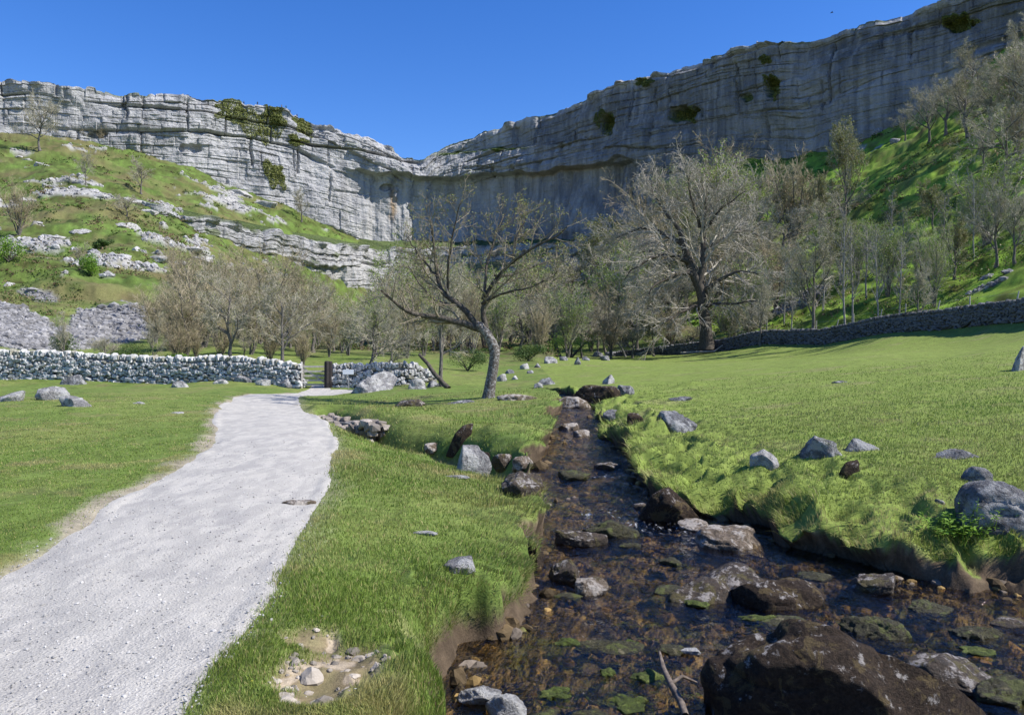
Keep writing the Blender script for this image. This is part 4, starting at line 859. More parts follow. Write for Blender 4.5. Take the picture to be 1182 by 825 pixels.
# ------------------------------------------------------------------ trees
def nrm(a): return a/(np.linalg.norm(a, axis=-1, keepdims=True)+1e-9)
def grow(P, Rr, nch, t0, t1, ratio, ang, m, rr, tropz=0.0, wob=.12, rng=RNG, tip=.3, lmin=None, lfall=.5, out=0.0):
    N, mp, _ = P.shape
    seg = np.linalg.norm(np.diff(P, axis=1), axis=2).sum(1)
    idx = np.repeat(np.arange(N), nch); K_ = len(idx)
    t = t0+(t1-t0)*((np.tile(np.arange(nch), N)+rng.uniform(0, 1, K_))/nch); t = np.clip(t, 0, .999)
    f = t*(mp-1); i = f.astype(int); fr = (f-i)[:, None]
    p = P[idx, i]*(1-fr)+P[idx, np.minimum(i+1, mp-1)]*fr
    tan = nrm(P[idx, np.minimum(i+1, mp-1)]-P[idx, i])
    r0 = (Rr[idx, i]*(1-fr[:, 0])+Rr[idx, np.minimum(i+1, mp-1)]*fr[:, 0])*rr
    perp = nrm(np.cross(tan, rng.normal(size=(K_, 3))))
    a = rng.normal(ang, ang*.25, K_)[:, None]
    d = nrm(np.cos(a)*tan+np.sin(a)*perp)
    L = seg[idx]*ratio*(1-lfall*t)*rng.uniform(.65, 1.3, K_)
    if lmin: L = np.maximum(L, lmin)
    st = (L/(m-1))[:, None]; Q = np.empty((K_, m, 3)); Q[:, 0] = p
    for k in range(1, m):
        d = nrm(d+rng.normal(size=(K_, 3))*wob+np.array([0, 0, tropz])); Q[:, k] = Q[:, k-1]+d*st
    return Q, r0[:, None]*np.linspace(1, tip, m)[None]
def leaves(P, n, size, rng=RNG, t0=.3, jit=.0):
    N, m, _ = P.shape; idx = rng.integers(0, N, n); f = rng.uniform(t0, .999, n)*(m-1); i = f.astype(int); fr = (f-i)[:, None]
    c = P[idx, i]*(1-fr)+P[idx, i+1]*fr+rng.normal(size=(n, 3))*jit
    return leaf_quads(c, size, rng)
def leaf_quads(c, size, rng=RNG, normal=None):
    n = len(c); u = nrm(rng.normal(size=(n, 3))); v = nrm(np.cross(u, rng.normal(size=(n, 3))))
    if normal is not None:
        nn = nrm(normal+rng.normal(size=(n, 3))*.55); u = nrm(np.cross(nn, rng.normal(size=(n, 3)))); v = np.cross(nn, u)
    s = size*rng.uniform(.6, 1.35, n)[:, None]
    q = np.stack([c-u*s*.5, c+v*s*.28, c+u*s*.5, c-v*s*.28], 1)
    return q.reshape(-1, 3), np.arange(n*4).reshape(n, 4)
def tree_meshes(kind, seed, H=8.0):
    """returns (trunk mesh, crown mesh, name); unit is metres at height H"""
    r = np.random.default_rng(seed); lv = []
    z = np.linspace(0, 1, 9)
    if kind in ('ash', 'wide', 'olive'):
        h = H*(.62 if kind != 'wide' else .5); P = np.stack([np.cumsum(r.normal(0, .035, 9))*H*.25, np.cumsum(r.normal(0, .035, 9))*H*.25, z*h], 1)[None]; P[:, :, :2] -= P[:, :1, :2]
        R = (H*.019*(1-.62*z)+H*.012*np.exp(-z*14))[None]
        l1 = grow(P, R, 11 if kind != 'wide' else 13, .30, 1, .72 if kind != 'wide' else .95, .75 if kind != 'wide' else .95, 8, .62, .07 if kind != 'wide' else .015, .13, r, .25, lfall=.35)
        l2 = grow(*l1, 8, .2, 1, .50, .75, 6, .6, .05, .16, r, .3)
        l3 = grow(*l2, 7, .15, 1, .52, .7, 5, .62, .03, .18, r, .35)
        l4 = grow(*l3, 5, .15, 1, .60, .7, 4, .7, .02, .2, r, .4, lmin=H*.035)
        lv = [l2, l3, l4]; main = [(P, R), l1]
        nl, ls, lm = {'ash': (2200, H*.011, 'olive'), 'wide': (2200, H*.011, 'olive'), 'olive': (7000, H*.016, 'olive')}[kind]
    elif kind == 'birch':
        P = np.stack([np.cumsum(r.normal(0, .02, 9))*H*.25, np.cumsum(r.normal(0, .02, 9))*H*.25, z*H*.95], 1)[None]; P[:, :, :2] -= P[:, :1, :2]
        R = (H*.0095*(1-.8*z)+.002*H)[None]
        l1 = grow(P, R, 22, .28, .98, .26, .6, 6, .5, .09, .10, r, .3, lfall=.55)
        l2 = grow(*l1, 7, .15, 1, .5, .6, 4, .6, .05, .15, r, .4); l3 = grow(*l2, 4, .2, 1, .6, .6, 3, .7, .0, .15, r, .5, lmin=H*.03)
        lv = [l1, l2, l3]; main = [(P, R)]; nl, ls, lm = (500, H*.011, 'bud')
    elif kind in ('thicket', 'limy'):
        n = 9; az = r.uniform(0, 6.28, n); ln = r.uniform(.05, .40, n); zz_ = np.linspace(0, 1, 8)
        d = np.stack([np.cos(az)*ln, np.sin(az)*ln, np.ones(n)], 1)*r.uniform(.6, .9, n)[:, None]*H
        P = zz_[None, :, None]**np.array([1.25, 1.25, 1])*d[:, None]+np.cumsum(r.normal(0, .010*H, (n, 8, 3)), 1)*np.array([1, 1, .2]); P[:, 0] = r.normal(0, .012*H, (n, 3))*np.array([1, 1, 0])
        R = r.uniform(.008, .013, n)[:, None]*H*(1-.7*zz_)[None]
        l1 = grow(P, R, 9, .18, 1, .5, .6, 6, .6, .10, .14, r, .3, lfall=.4)
        l2 = grow(*l1, 7, .15, 1, .52, .6, 5, .62, .06, .16, r, .35); l3 = grow(*l2, 6, .15, 1, .6, .6, 4, .7, .03, .2, r, .4, lmin=H*.035)
        lv = [l1, l2, l3]; main = [(P, R)]; nl, ls, lm = (2600, H*.011, 'olive') if kind == 'thicket' else (6000, H*.017, 'lime')
    return main, lv, nl, ls, lm, r
TW = {'ash': 'twig', 'wide': 'twig', 'olive': 'twig', 'birch': 'pbark', 'thicket': 'twigb', 'limy': 'twig'}
def build_tree(root, main, lv, nl, ls, lm, rng, bark, twig, kmin=.008, name_crown='crown', leafsel=-1, jit=.03, H=8.0):
    mb = MB()
    for k, (P, R) in enumerate(main): mb.add(*tube(P, np.maximum(R, .002), 9 if k == 0 else 6), 0)
    link('trunk', mb.build('trunk', [M[bark]]), root)
    mb = MB()
    for k, (P, R) in enumerate(lv): mb.add(*tube(P, np.maximum(R, kmin*(1 if k == len(lv)-1 else 1.4)), 4 if k == 0 else 3), 0)
    if nl:
        v, q = leaves(lv[leafsel][0], nl, ls, rng, jit=jit*H*.3); mb.add(v, q, 1)
    link('crown', mb.build('crown', [M[twig]]+([M[lm]] if nl else []), False), root)
PROTO = {}
def proto(kind, k):
    key = (kind, k)
    return PROTO.get(key)
def tree(kind, k, px_, py_, hpx, label, cat='tree', name=None, group=None, Y=None, wide=1.0, rz=None, bark=None):
    p = hit(px_, py_, False) if Y is None else at(px_, Y)
    Hm = hpx/F*p[1]; H0 = 8.0; s = Hm/H0; rz = random.uniform(0, 6.28) if rz is None else rz
    loc = (p[0], p[1], p[2]-.12); sc_ = (s*wide, s*wide, s)
    if (kind, k) not in PROTO:
        nm = name or {'ash': 'bare_tree', 'wide': 'bare_tree', 'olive': 'budding_tree', 'birch': 'birch_tree', 'thicket': 'bare_thicket_tree', 'limy': 'budding_tree'}[kind]
        o = empty(nm, loc, label, cat, group, rz, sc_)
        mn, lv, nl, ls, lm, r = tree_meshes(kind, 1000+37*k+sum(map(ord, kind)), H0)
        build_tree(o, mn, lv, nl, ls, lm, r, bark or ('pbark' if kind == 'birch' else 'bark'), TW[kind], {'birch': .004, 'thicket': .0075, 'limy': .006}.get(kind, .0062), H=H0)
        PROTO[(kind, k)] = o; return o
    return dup(PROTO[(kind, k)], loc, rz, sc_, label, group)
# --- the leaning tree on the mound, limb by limb (photo pixels at its own distance, with depth offsets)
HP = hit(565, 459, False); HYd = HP[1]
def limb(pts, dys, r0, r1, m=14, wig=1.0):
    q = np.array([[(a-CX)/F*HYd, dy, EYE-(b-HY)/F*HYd] for (a, b), dy in zip(pts, dys)]); q[:, 1] += HYd
    t = np.linspace(0, 1, len(q)); tt = np.linspace(0, 1, m); c = np.stack([np.interp(tt, t, q[:, i]) for i in range(3)], 1)
    for _ in range(2): c[1:-1] = (c[:-2]+2*c[1:-1]+c[2:])/4
    c[1:-1] += np.cumsum(RNG.normal(0, .0010*HYd*wig, (m, 3)), 0)[1:-1]
    return c-np.array(HP), np.linspace(1, 0, m)**.9*(r0-r1)+r1
tr = limb([(563.5, 462), (565, 445), (568.5, 428), (571.5, 412), (570, 400), (563, 389), (556, 380), (550, 375)], [0]*8, .185, .15, 14, .25)
tr[1][:2] *= np.array([1.35, 1.1])
limbs = [limb([(556, 380), (545, 374), (533, 372), (514, 368), (492.5, 362), (478, 365), (466, 355), (454, 346), (447, 338)], [0, 0, -.1, -.3, -.5, -.7, -.8, -1.0, -1.2], .13, .03),
         limb([(552, 376), (543, 360), (527, 346), (510, 336), (503, 318), (500, 292), (499, 272), (494, 250)], [0, .1, .3, .5, .6, .7, .7, .8], .115, .022),
         limb([(563, 389), (557, 368), (555.5, 352), (558.7, 337), (571, 318), (590, 299), (609, 286), (634, 274), (652, 268)], [0, .1, .1, .1, -.1, -.4, -.7, -.9, -1.1], .10, .02),
         limb([(557, 345), (558.7, 314), (563.4, 289), (574.4, 261), (582, 240)], [.1, .4, .7, .9, 1.1], .055, .015),
         limb([(556, 350), (577, 340), (596, 338), (622, 331), (640, 318)], [.1, -.3, -.7, -1.1, -1.4], .05, .014),
         limb([(514, 338), (519, 310), (521, 283), (526, 258), (533, 238)], [.5, .2, 0, -.2, -.4], .05, .014),
         limb([(527, 346), (510, 352), (490, 340), (470, 320), (462, 300)], [.3, .8, 1.2, 1.5, 1.8], .05, .014),
         limb([(503, 318), (486, 300), (472, 282), (462, 262)], [.6, .9, 1.1, 1.3], .045, .013),
         limb([(590, 299), (596, 275), (606, 256), (612, 240)], [-.4, -.2, 0, .2], .04, .012),
         limb([(571, 318), (592, 316), (612, 306), (634, 300), (648, 292)], [-.1, .3, .7, 1.0, 1.3], .045, .012)]
LP = np.stack([a for a, _ in limbs]); LR = np.stack([b for _, b in limbs])
ht = empty('leaning_tree', HP, 'gnarled leaning tree with lichen spotted trunk and yellow green buds on the grassy mound', 'tree')
r = np.random.default_rng(77)
l2 = grow(LP, LR, 13, .22, 1, .38, .85, 7, .5, .09, .17, r, .3, lfall=.35); l3 = grow(*l2, 6, .2, 1, .55, .75, 6, .55, .06, .2, r, .4); l4 = grow(*l3, 4, .2, 1, .65, .7, 4, .7, .05, .2, r, .5, lmin=.12)
mb = MB(); mb.add(*tube(tr[0][None], tr[1][None]*(1+.06*vn(np.arange(14)*.9, 0, 0, 9))[None], 12), 0); link('trunk', mb.build('trunk', [M['hero']]), ht)
for P, R in zip(LP, LR):
    mb = MB(); mb.add(*tube(P[None], R[None], 8), 0); link('limb', mb.build('limb', [M['barkd']]), ht)
mb = MB(); mb.add(*tube(l2[0], np.maximum(l2[1], .009), 5), 0); mb.add(*tube(l3[0], np.maximum(l3[1], .006), 4), 0); mb.add(*tube(l4[0], np.maximum(l4[1], .0045), 3), 0)
v, q = leaves(l4[0], 6000, .05, r, .5, .02); mb.add(v, q, 1); link('crown', mb.build('crown', [M['twigd'], M['bud']], False), ht)
# --- the big spreading tree at the right wall
BP = at(815.5, 89.0); HP, HYd = BP, BP[1]
tr = limb([(816, 404), (814, 385), (812, 362), (808, 337), (801, 321), (795, 302), (789, 283), (783, 262)], [0]*8, .78, .28); tr[1][:2] *= np.array([1.3, 1.08])
limbs = [limb([(806, 332), (811, 317), (812, 292), (809, 264), (812, 236), (808, 212)], [0, .2, .4, .6, .7, .8], .45, .08), limb([(800, 318), (786, 314), (772, 322), (756, 330), (742, 345)], [0, -1, -2, -3, -4], .34, .05),
         limb([(796, 305), (776, 296), (756, 300), (736, 308), (716, 326)], [0, -1, -2, -2.5, -3], .34, .05), limb([(790, 285), (772, 268), (752, 260), (732, 262), (712, 272)], [0, .5, 1, 1.4, 2], .3, .05),
         limb([(785, 268), (772, 246), (762, 226), (756, 206)], [0, .6, 1.2, 1.8], .26, .05), limb([(808, 338), (822, 330), (838, 318), (856, 314), (872, 318)], [0, -.8, -1.4, -2, -2.6], .3, .05),
         limb([(812, 300), (828, 284), (846, 272), (866, 266), (884, 268)], [.4, .8, 1.2, 2, 3], .28, .05), limb([(811, 270), (826, 250), (842, 234), (858, 222)], [.6, 0, -.6, -1], .26, .05),
         limb([(812, 362), (798, 358), (784, 366), (768, 376), (752, 386)], [0, -1, -2, -3, -3.6], .22, .04), limb([(812, 355), (824, 350), (838, 352), (852, 346), (866, 350)], [0, -1, -2, -3, -3.6], .22, .04),
         limb([(796, 300), (784, 300), (774, 290), (760, 284), (744, 286)], [0, 2, 3.4, 4.5, 5.5], .25, .04), limb([(809, 262), (798, 240), (790, 218), (786, 198)], [.6, 0, -1, -1.6], .2, .04)]
LP = np.stack([a for a, _ in limbs]); LR = np.stack([b for _, b in limbs])
bt = empty('bare_tree', BP, 'big old bare tree with broad grey crown standing against the right wall', 'tree')
r = np.random.default_rng(78)
l2 = grow(LP, LR, 15, .12, 1, .52, .75, 7, .5, -.005, .15, r, .3, lfall=.25); l3 = grow(*l2, 9, .15, 1, .5, .75, 5, .55, -.01, .18, r, .4); l4 = grow(*l3, 6, .15, 1, .55, .7, 4, .6, 0, .2, r, .5, lmin=.5)
mb = MB(); mb.add(*tube(tr[0][None], tr[1][None], 12), 0); link('trunk', mb.build('trunk', [M['barkd']]), bt)
for P, R in zip(LP, LR):
    mb = MB(); mb.add(*tube(P[None], R[None], 7), 0); link('limb', mb.build('limb', [M['barkd']]), bt)
mb = MB(); mb.add(*tube(l2[0], np.maximum(l2[1], .035), 4), 0); mb.add(*tube(l3[0], np.maximum(l3[1], .022), 3), 0); mb.add(*tube(l4[0], np.maximum(l4[1], .014), 3), 0)
link('crown', mb.build('crown', [M['twigm']], False), bt)
# --- trees that can be told apart
tree('wide', 0, 46, 174, 80, 'big bare tree growing on top of the left grass slope under the cliff', rz=.4, wide=.8)
tree('wide', 1, 96, 101, 20, 'small bare tree on the cliff rim, left of its round neighbour', wide=1.2, Y=256)
tree('thicket', 0, 117, 104, 22, 'small round bare bush on the cliff rim beside a thin tree', cat='bush', Y=258, name='bare_bush')
tree('ash', 0, 99, 214, 46, 'pale stubby bare tree standing alone midway up the left slope', wide=.7)
tree('ash', 1, 163, 224, 44, 'dark crooked small tree on the left slope right of a pale stubby tree', wide=1.1)
tree('thicket', 1, 246, 185, 28, 'grey bare bush at the foot of the left cliff', cat='bush', wide=1.1)
tree('ash', 2, 348, 256, 40, 'thin bare tree on the grass ledge under the left cliff')
tree('ash', 0, 318, 226, 30, 'small grey bare bush against the foot of the pale cliff left of centre', cat='bush')
tree('wide', 0, 146, 250, 34, 'spreading dark bush tree lying low on the left slope', wide=1.4)
tree('thicket', 2, 22, 272, 60, 'thin greyish tree near the left edge on the hillside')
tree('ash', 1, 92, 311, 34, 'leaning bare sapling among the outcrops on the left slope')
tree('wide', 2, 123, 401, 56, 'small pale bare tree with round crown right behind the left wall', wide=1.0, Y=46)
tree('ash', 3, 73, 398, 62, 'thin bare tree in front of the pale scree behind the left wall', Y=46, wide=.8)
tree('ash', 1, 176, 405, 66, 'slim tree behind the left wall between the scree and the thicket', Y=47, wide=.7)
tree('ash', 0, 265, 414, 128, 'bare tree with dark trunk in the thicket, nearest to the wall on the left', Y=44, wide=.95, bark='barkd')
tree('ash', 2, 327, 416, 124, 'tall brownish bare tree just behind the wall end at the gate', Y=43, wide=1.0)
tree('wide', 1, 430, 420, 122, 'low forking bare tree with olive buds directly behind the short wall', Y=42, wide=.95)
hb = tree('ash', 3, 510, 441, 170, 'straight bare tree standing behind the broken wall end left of the leaning tree', Y=37, wide=.75)
tree('wide', 2, 645, 402, 118, 'grey twiggy tree filling the gap right of the leaning tree', Y=92, wide=1.1)
tree('olive', 0, 975, 262, 158, 'tallest olive budded tree below the right cliff', Y=122, wide=.55)
tree('olive', 1, 912, 235, 92, 'round topped olive budded tree left of the tallest one below the right cliff', Y=140, wide=.8)
tree('olive', 0, 946, 238, 84, 'slim yellowish tree squeezed left of the tallest olive budded tree', Y=135, wide=.6)
tree('limy', 0, 1079, 336, 96, 'fresh yellow green tree, the brightest on the lower right slope', Y=66, wide=.6)
tree('limy', 0, 1128, 268, 40, 'small yellow green tree high on the right slope near the edge', Y=88, wide=.8)
tree('wide', 0, 1072, 166, 92, 'grey bare tree standing on the shaded crest under the right cliff', wide=.85)
tree('wide', 1, 1160, 218, 150, 'large bare tree at the right edge of the slope', wide=.75, Y=92)
tree('ash', 2, 1125, 120, 76, 'pale twiggy tree in front of the right cliff near the top corner', wide=1.2)
tree('ash', 3, 1185, 150, 120, 'bare tree cut by the right edge high on the slope', wide=1.0)
tree('thicket', 0, 855, 200, 48, 'grey bushy tree against the shaded cliff left of the olive trees', Y=190)
tree('thicket', 1, 818, 205, 40, 'pale grey bush tree against the cliff above the big old tree', Y=215)
tree('ash', 0, 445, 168, 16, 'tiny bare bush on the skyline left of the notch', cat='bush', Y=322, wide=1.6)
tree('ash', 2, 497, 170, 12, 'tiny grey bush in the notch of the skyline', cat='bush', Y=332, wide=1.4)
tree('ash', 1, 537, 154, 10, 'tiny bare bush on the skyline right of the notch', cat='bush', Y=326, wide=1.4)
for a, b, Yb_, h_, lb in ((938, 374, 74, 148, 'tall grey bare tree left of a close pair of birches above the right wall'), (976, 370, 70, 150, 'tall pale birch at the left of a close pair above the right wall'), (984, 369, 70.5, 136, 'pale birch at the right of a close pair above the right wall'), (1014, 362, 66, 128, 'pale slim birch on its own between the pair and the yellow green tree'), (1038, 355, 63, 110, 'thin young tree left of the yellow green tree'), (1060, 348, 61.5, 84, 'small grey tree just left of the yellow green tree trunk'), (1124, 300, 76, 100, 'bare white sapling right of the yellow green tree'), (1150, 312, 68, 110, 'bare grey tree near the right edge above the wall'), (913, 382, 77, 100, 'thin grey sapling left of the birches over the wall'), (1108, 292, 80, 72, 'small pale sapling up the slope behind the yellow green tree'), (878, 388, 81, 84, 'short grey tree nearest to the big old tree on its right')):
    tree('birch' if a not in (938, 1060, 1150, 878) else 'ash', (int(a) % 3), a, b, h_, lb, Y=Yb_, wide=.8)
# --- woods whose trees nothing tells apart
def wood(lst, kinds, label, group, hf=1.0):
    for k, (a, Y, h_) in enumerate(lst):
        kd = kinds[k % len(kinds)]; tree(kd[0], kd[1], a, 0, h_*hf*random.uniform(.85, 1.12), label, group=group, Y=Y, wide=random.uniform(.9, 1.25))
wood([(196, 55, 96), (215, 50, 104), (236, 56, 118), (250, 62, 122), (290, 50, 122), (308, 58, 128), (345, 52, 112), (362, 60, 118), (228, 70, 120), (276, 72, 128), (322, 74, 120), (192, 66, 84), (340, 85, 92), (262, 84, 108), (210, 82, 96), (385, 66, 92), (205, 48, 60), (226, 49, 52), (255, 47, 56), (282, 47, 60), (312, 47, 64), (350, 46, 70), (300, 66, 112), (242, 78, 116), (298, 90, 110), (180, 60, 70), (366, 76, 100), (335, 64, 112)], [('thicket', 0), ('thicket', 1), ('thicket', 2), ('ash', 2)], 'brown twiggy tree in the dense thicket behind the left wall', 'thicket behind the left wall', .80)
wood([(380, 52, 76), (402, 54, 92), (452, 50, 92), (470, 56, 96), (490, 62, 84), (415, 72, 92), (448, 80, 100), (485, 84, 110), (520, 66, 78), (545, 74, 92), (575, 80, 96), (600, 86, 92), (622, 78, 78), (540, 110, 110), (590, 120, 112), (510, 130, 112), (655, 84, 84), (672, 96, 92), (620, 110, 100), (465, 120, 118), (660, 130, 122), (395, 62, 88), (433, 60, 86), (500, 74, 90), (530, 88, 100), (560, 92, 96), (470, 70, 80), (508, 100, 110), (610, 130, 120), (640, 145, 130), (682, 110, 90), (590, 98, 70), (425, 95, 104)], [('thicket', 1), ('limy', 0), ('ash', 1), ('thicket', 2), ('limy', 1), ('wide', 2)], 'greyish budding tree in the wood below the central cliff behind the leaning tree', 'wood below the central cliff', .88)
wood([(700, 104, 110), (722, 112, 128), (735, 100, 108), (748, 126, 150), (770, 110, 140), (790, 130, 166), (812, 118, 150), (835, 106, 124), (850, 126, 150), (868, 100, 112), (878, 116, 130), (765, 150, 160), (800, 160, 160), (715, 136, 128), (690, 118, 92), (895, 104, 104), (905, 122, 120), (842, 150, 140), (880, 140, 120), (820, 185, 110), (860, 170, 112), (720, 160, 130), (958, 112, 110), (740, 190, 110), (950, 146, 92), (785, 200, 90), (900, 170, 84), (705, 94, 66), (730, 93, 60), (755, 94, 70), (690, 105, 72), (775, 97, 76), (800, 96, 60), (845, 94, 74), (862, 92, 60), (745, 140, 140), (780, 118, 120), (712, 150, 128), (830, 140, 140), (915, 138, 120)], [('wide', 1), ('limy', 1), ('ash', 0), ('thicket', 1), ('wide', 2), ('olive', 1), ('ash', 3), ('thicket', 2)], 'grey bare tree in the dense wood covering the foot of the right slope', 'wood at the foot of the right slope', .86)
wood([(1092, 150, 76), (1118, 138, 86), (1142, 130, 84), (1170, 122, 96), (1195, 112, 110), (1150, 150, 76), (1180, 150, 90), (1108, 165, 52), (1045, 180, 44), (1210, 130, 110), (1135, 108, 64), (1172, 102, 62)], [('ash', 0), ('wide', 2), ('ash', 3), ('thicket', 0)], 'bare tree in the loose row along the upper right slope', 'trees on the upper right slope')
wood([(905, 92, 84), (925, 96, 92), (950, 88, 96), (968, 98, 88), (1000, 84, 92), (1025, 80, 96), (1045, 92, 84), (1062, 76, 80), (1090, 84, 84), (1102, 72, 92), (1118, 92, 76), (1138, 80, 92), (1162, 84, 84), (1172, 66, 104), (1030, 104, 76), (1078, 100, 72), (885, 90, 76), (990, 96, 80)], [('birch', 0), ('ash', 3), ('birch', 1), ('olive', 1), ('birch', 2), ('limy', 0)], 'slender pale tree scattered on the lower right slope behind the shaded wall', 'slender trees on the lower right slope', .95)
# --- bushes
def bush(px_, py_, w, h, mat, label, n=2600, leaf=.07, Y=None, name='evergreen_bush', cat='bush', depth=.8, on=None):
    p = (hit(px_, py_, False) if Y is None else at(px_, Y)) if on is None else tuple(on)
    Yd = p[1]; W = w/F*Yd; H = h/F*Yd; r = np.random.default_rng(int(px_*3+py_))
    o = empty(name, p, label, cat); c = []
    nb = 9; cen = np.stack([r.uniform(-.34, .34, nb)*W, r.uniform(-.34, .34, nb)*W*depth, r.uniform(.22, .72, nb)*H], 1); rad = r.uniform(.20, .32, nb)
    k = r.integers(0, nb, n); d_ = nrm(r.normal(size=(n, 3))); s = r.uniform(.55, 1.08, n)[:, None]
    q = cen[k]+d_*s*rad[k][:, None]*np.array([W, W*depth, H]); q[:, 2] = np.abs(q[:, 2])
    v, f = leaf_quads(q, leaf*Yd/40, r, d_); mb = MB(); mb.add(v, f); link('leaves', mb.build('leaves', [M[mat]], False), o)
    mb = MB(); st = np.stack([np.zeros((7, 3)), cen[:7]*np.array([.5, .5, .55]), cen[:7]], 1); mb.add(*tube(st, np.tile([[.03, .02, .01]], (7, 1))*max(H, .4), 5)); link('stem', mb.build('stem', [M['barkd']]), o)
    return o
bush(75, 402, 40, 40, 'ever', 'dark evergreen bush in front of the scree behind the left wall', Y=47)
bush(155, 411, 56, 36, 'ever', 'deep green holly bush just behind the left wall', Y=45.5)
bush(134, 409, 24, 22, 'ever', 'small dark green bush left of the holly behind the left wall', Y=46)
bush(104, 318, 30, 30, 'bramble', 'bright green bush on the left slope below the outcrops')
bush(10, 302, 34, 32, 'bramble', 'bright green bush at the left edge on the slope')
bush(118, 288, 22, 14, 'ever', 'dark green shrub among pale outcrops on the left slope')
bush(206, 410, 30, 16, 'bramble', 'low green bramble in front of the thicket trees', Y=46)
bush(466, 185, 26, 20, 'ever', 'round dark green tree in the notch of the cliff skyline', Y=326, leaf=.12)
bush(540, 428, 46, 28, 'ever', 'dark green bush behind the gnarled leaning tree', Y=48)
bush(660, 408, 60, 34, 'bramble', 'green bush at the back corner of the right meadow', Y=90, leaf=.05)
bush(610, 418, 40, 22, 'ever', 'low dark bush in the rough ground right of the leaning tree', Y=62)
bush(735, 262, 50, 30, 'ever', 'dark ivy clad thicket at the foot of the shaded central cliff', Y=258, leaf=.10)
for k, (a, b, w_, h_, lb) in enumerate(((268, 128, 38, 28, 'broad ivy patch hanging under the rim, leftmost on the left cliff'), (303, 146, 38, 36, 'wide ivy patch right of the leftmost one on the left cliff'), (318, 134, 20, 34, 'tall ivy strip just under the walkers on the rim'), (352, 143, 18, 24, 'yellow green ivy strip nearest to the notch on the left cliff'), (343, 164, 20, 12, 'small sloping ivy patch under the nearest strip on the left cliff'), (316, 200, 22, 30, 'green scrub at the grass tongue reaching up the left cliff'), (697, 140, 20, 24, 'dark ivy hollow in the shaded right cliff'), (790, 132, 30, 16, 'dark ivy on a ledge of the shaded cliff above the big old tree'), (893, 100, 14, 26, 'dark ivy cleft high in the shaded right cliff'), (742, 94, 18, 12, 'small green tuft on the rim of the right cliff'), (886, 70, 14, 9, 'tiny green tuft just under the right cliff rim'), (1110, 28, 30, 22, 'dark scrub in the gully near the top right corner'))):
    r = np.random.default_rng(500+k); n = 3000; C0 = on_cliff(a, b); o = empty('ivy_patch', tuple(C0), lb, 'ivy'); q = []; nn = []
    th = r.uniform(0, 6.28, n); rr_ = np.sqrt(r.random(n))*(1+.55*vn(np.cos(th)*2.2+k*7, np.sin(th)*2.2, 0, 331))
    for t_, q_ in zip(th, rr_):
        u_, v_ = a+np.cos(t_)*q_*w_/2+.25*np.sin(t_)*q_*h_/2, b+np.sin(t_)*q_*h_/2
        q.append(on_cliff(u_, v_, off=.1+abs(r.normal(0, .35 if k < 6 else .15))*(1-q_*.5)))
    v, f = leaf_quads(np.array(q)-C0, .55, r, np.tile([[.1, -.6, .6]], (n, 1))); mb = MB(); mb.add(v, f); link('leaves', mb.build('leaves', [M['ivy']], False), o)
# leafy plant beside the big edge boulder
pl = hit(1108, 622, False); lp = empty('leafy_plant', pl, 'bright green leafy plant growing against the big grey edge boulder', 'plant'); r = np.random.default_rng(91)
mbs, mbl = MB(), MB()
for k in range(80):
    x0 = np.array([r.normal(.02, .18), r.normal(.05, .12), -.02]); hgt = r.uniform(.10, .30)*(1+.5*(x0[0] > .12)); tip = x0+np.array([r.normal(0, .06), r.normal(-.05, .05), hgt])
    mbs.add(*tube(np.stack([x0, (x0+tip)/2+[0, .01, .01], tip])[None], np.array([[.004, .003, .002]]), 3))
    for j in range(6):
        a_ = r.uniform(0, 6.28); d_ = np.array([math.cos(a_), math.sin(a_), r.uniform(.1, .7)]); d_ /= np.linalg.norm(d_); b_ = x0+(tip-x0)*r.uniform(.5, 1); sd = np.cross(d_, [0, 0, 1]); L_ = r.uniform(.045, .085)
        mid = b_+d_*L_*.5; mbl.add(np.array([b_, mid+sd*L_*.22, b_+d_*L_-[0, 0, .01], mid-sd*L_*.22]), [[0, 1, 2, 3]])
link('stem', mbs.build('stem', [M['bramble']]), lp); link('leaves', mbl.build('leaves', [M['bramble']], False), lp)
# leaning dead trunk by the broken wall
a0 = np.array(at(518, 35.5)); a1 = np.array([(484-CX)/F*36.5, 36.5, EYE-(409-HY)/F*36.5]); tt = np.linspace(0, 1, 8)[:, None]; P = a0*(1-tt)+a1*tt; P[1:-1] += RNG.normal(0, .03, (6, 3))
mb = MB(); mb.add(*tube((P-a0)[None], np.linspace(.13, .08, 8)[None], 8)); tag(link('dead_tree', mb.build('dead_tree', [M['barkd']]), None, tuple(a0)), 'dead tree trunk leaning against the broken wall end', 'log')
a0 = np.array(at(722, 96)); P = a0+np.array([[0, 0, 0], [-.5, 0, 1.2], [-1.1, .2, 2.0], [-2.0, .2, 2.6], [-3.2, 0, 3.4]]); mb = MB(); mb.add(*tube((P-a0)[None], np.array([[.16, .13, .11, .08, .04]]), 6)); tag(link('dead_branch', mb.build('dead_branch', [M['pbark']]), None, tuple(a0)), 'bleached dead branch rising from the tumbled far end of the right wall', 'branch')
P = np.array([[-3.0, -.3, .15], [-1.4, -.2, .2], [0, 0, .25], [.9, -.3, .3], [1.8, -.4, 1.0]]); b0 = at(815, 87.5); mb = MB(); mb.add(*tube(P[None], np.array([[.08, .12, .14, .12, .05]]), 6)); tag(link('fallen_branch', mb.build('fallen_branch', [M['pbark']]), None, b0), 'pale fallen branch lying at the foot of the big old tree', 'branch')

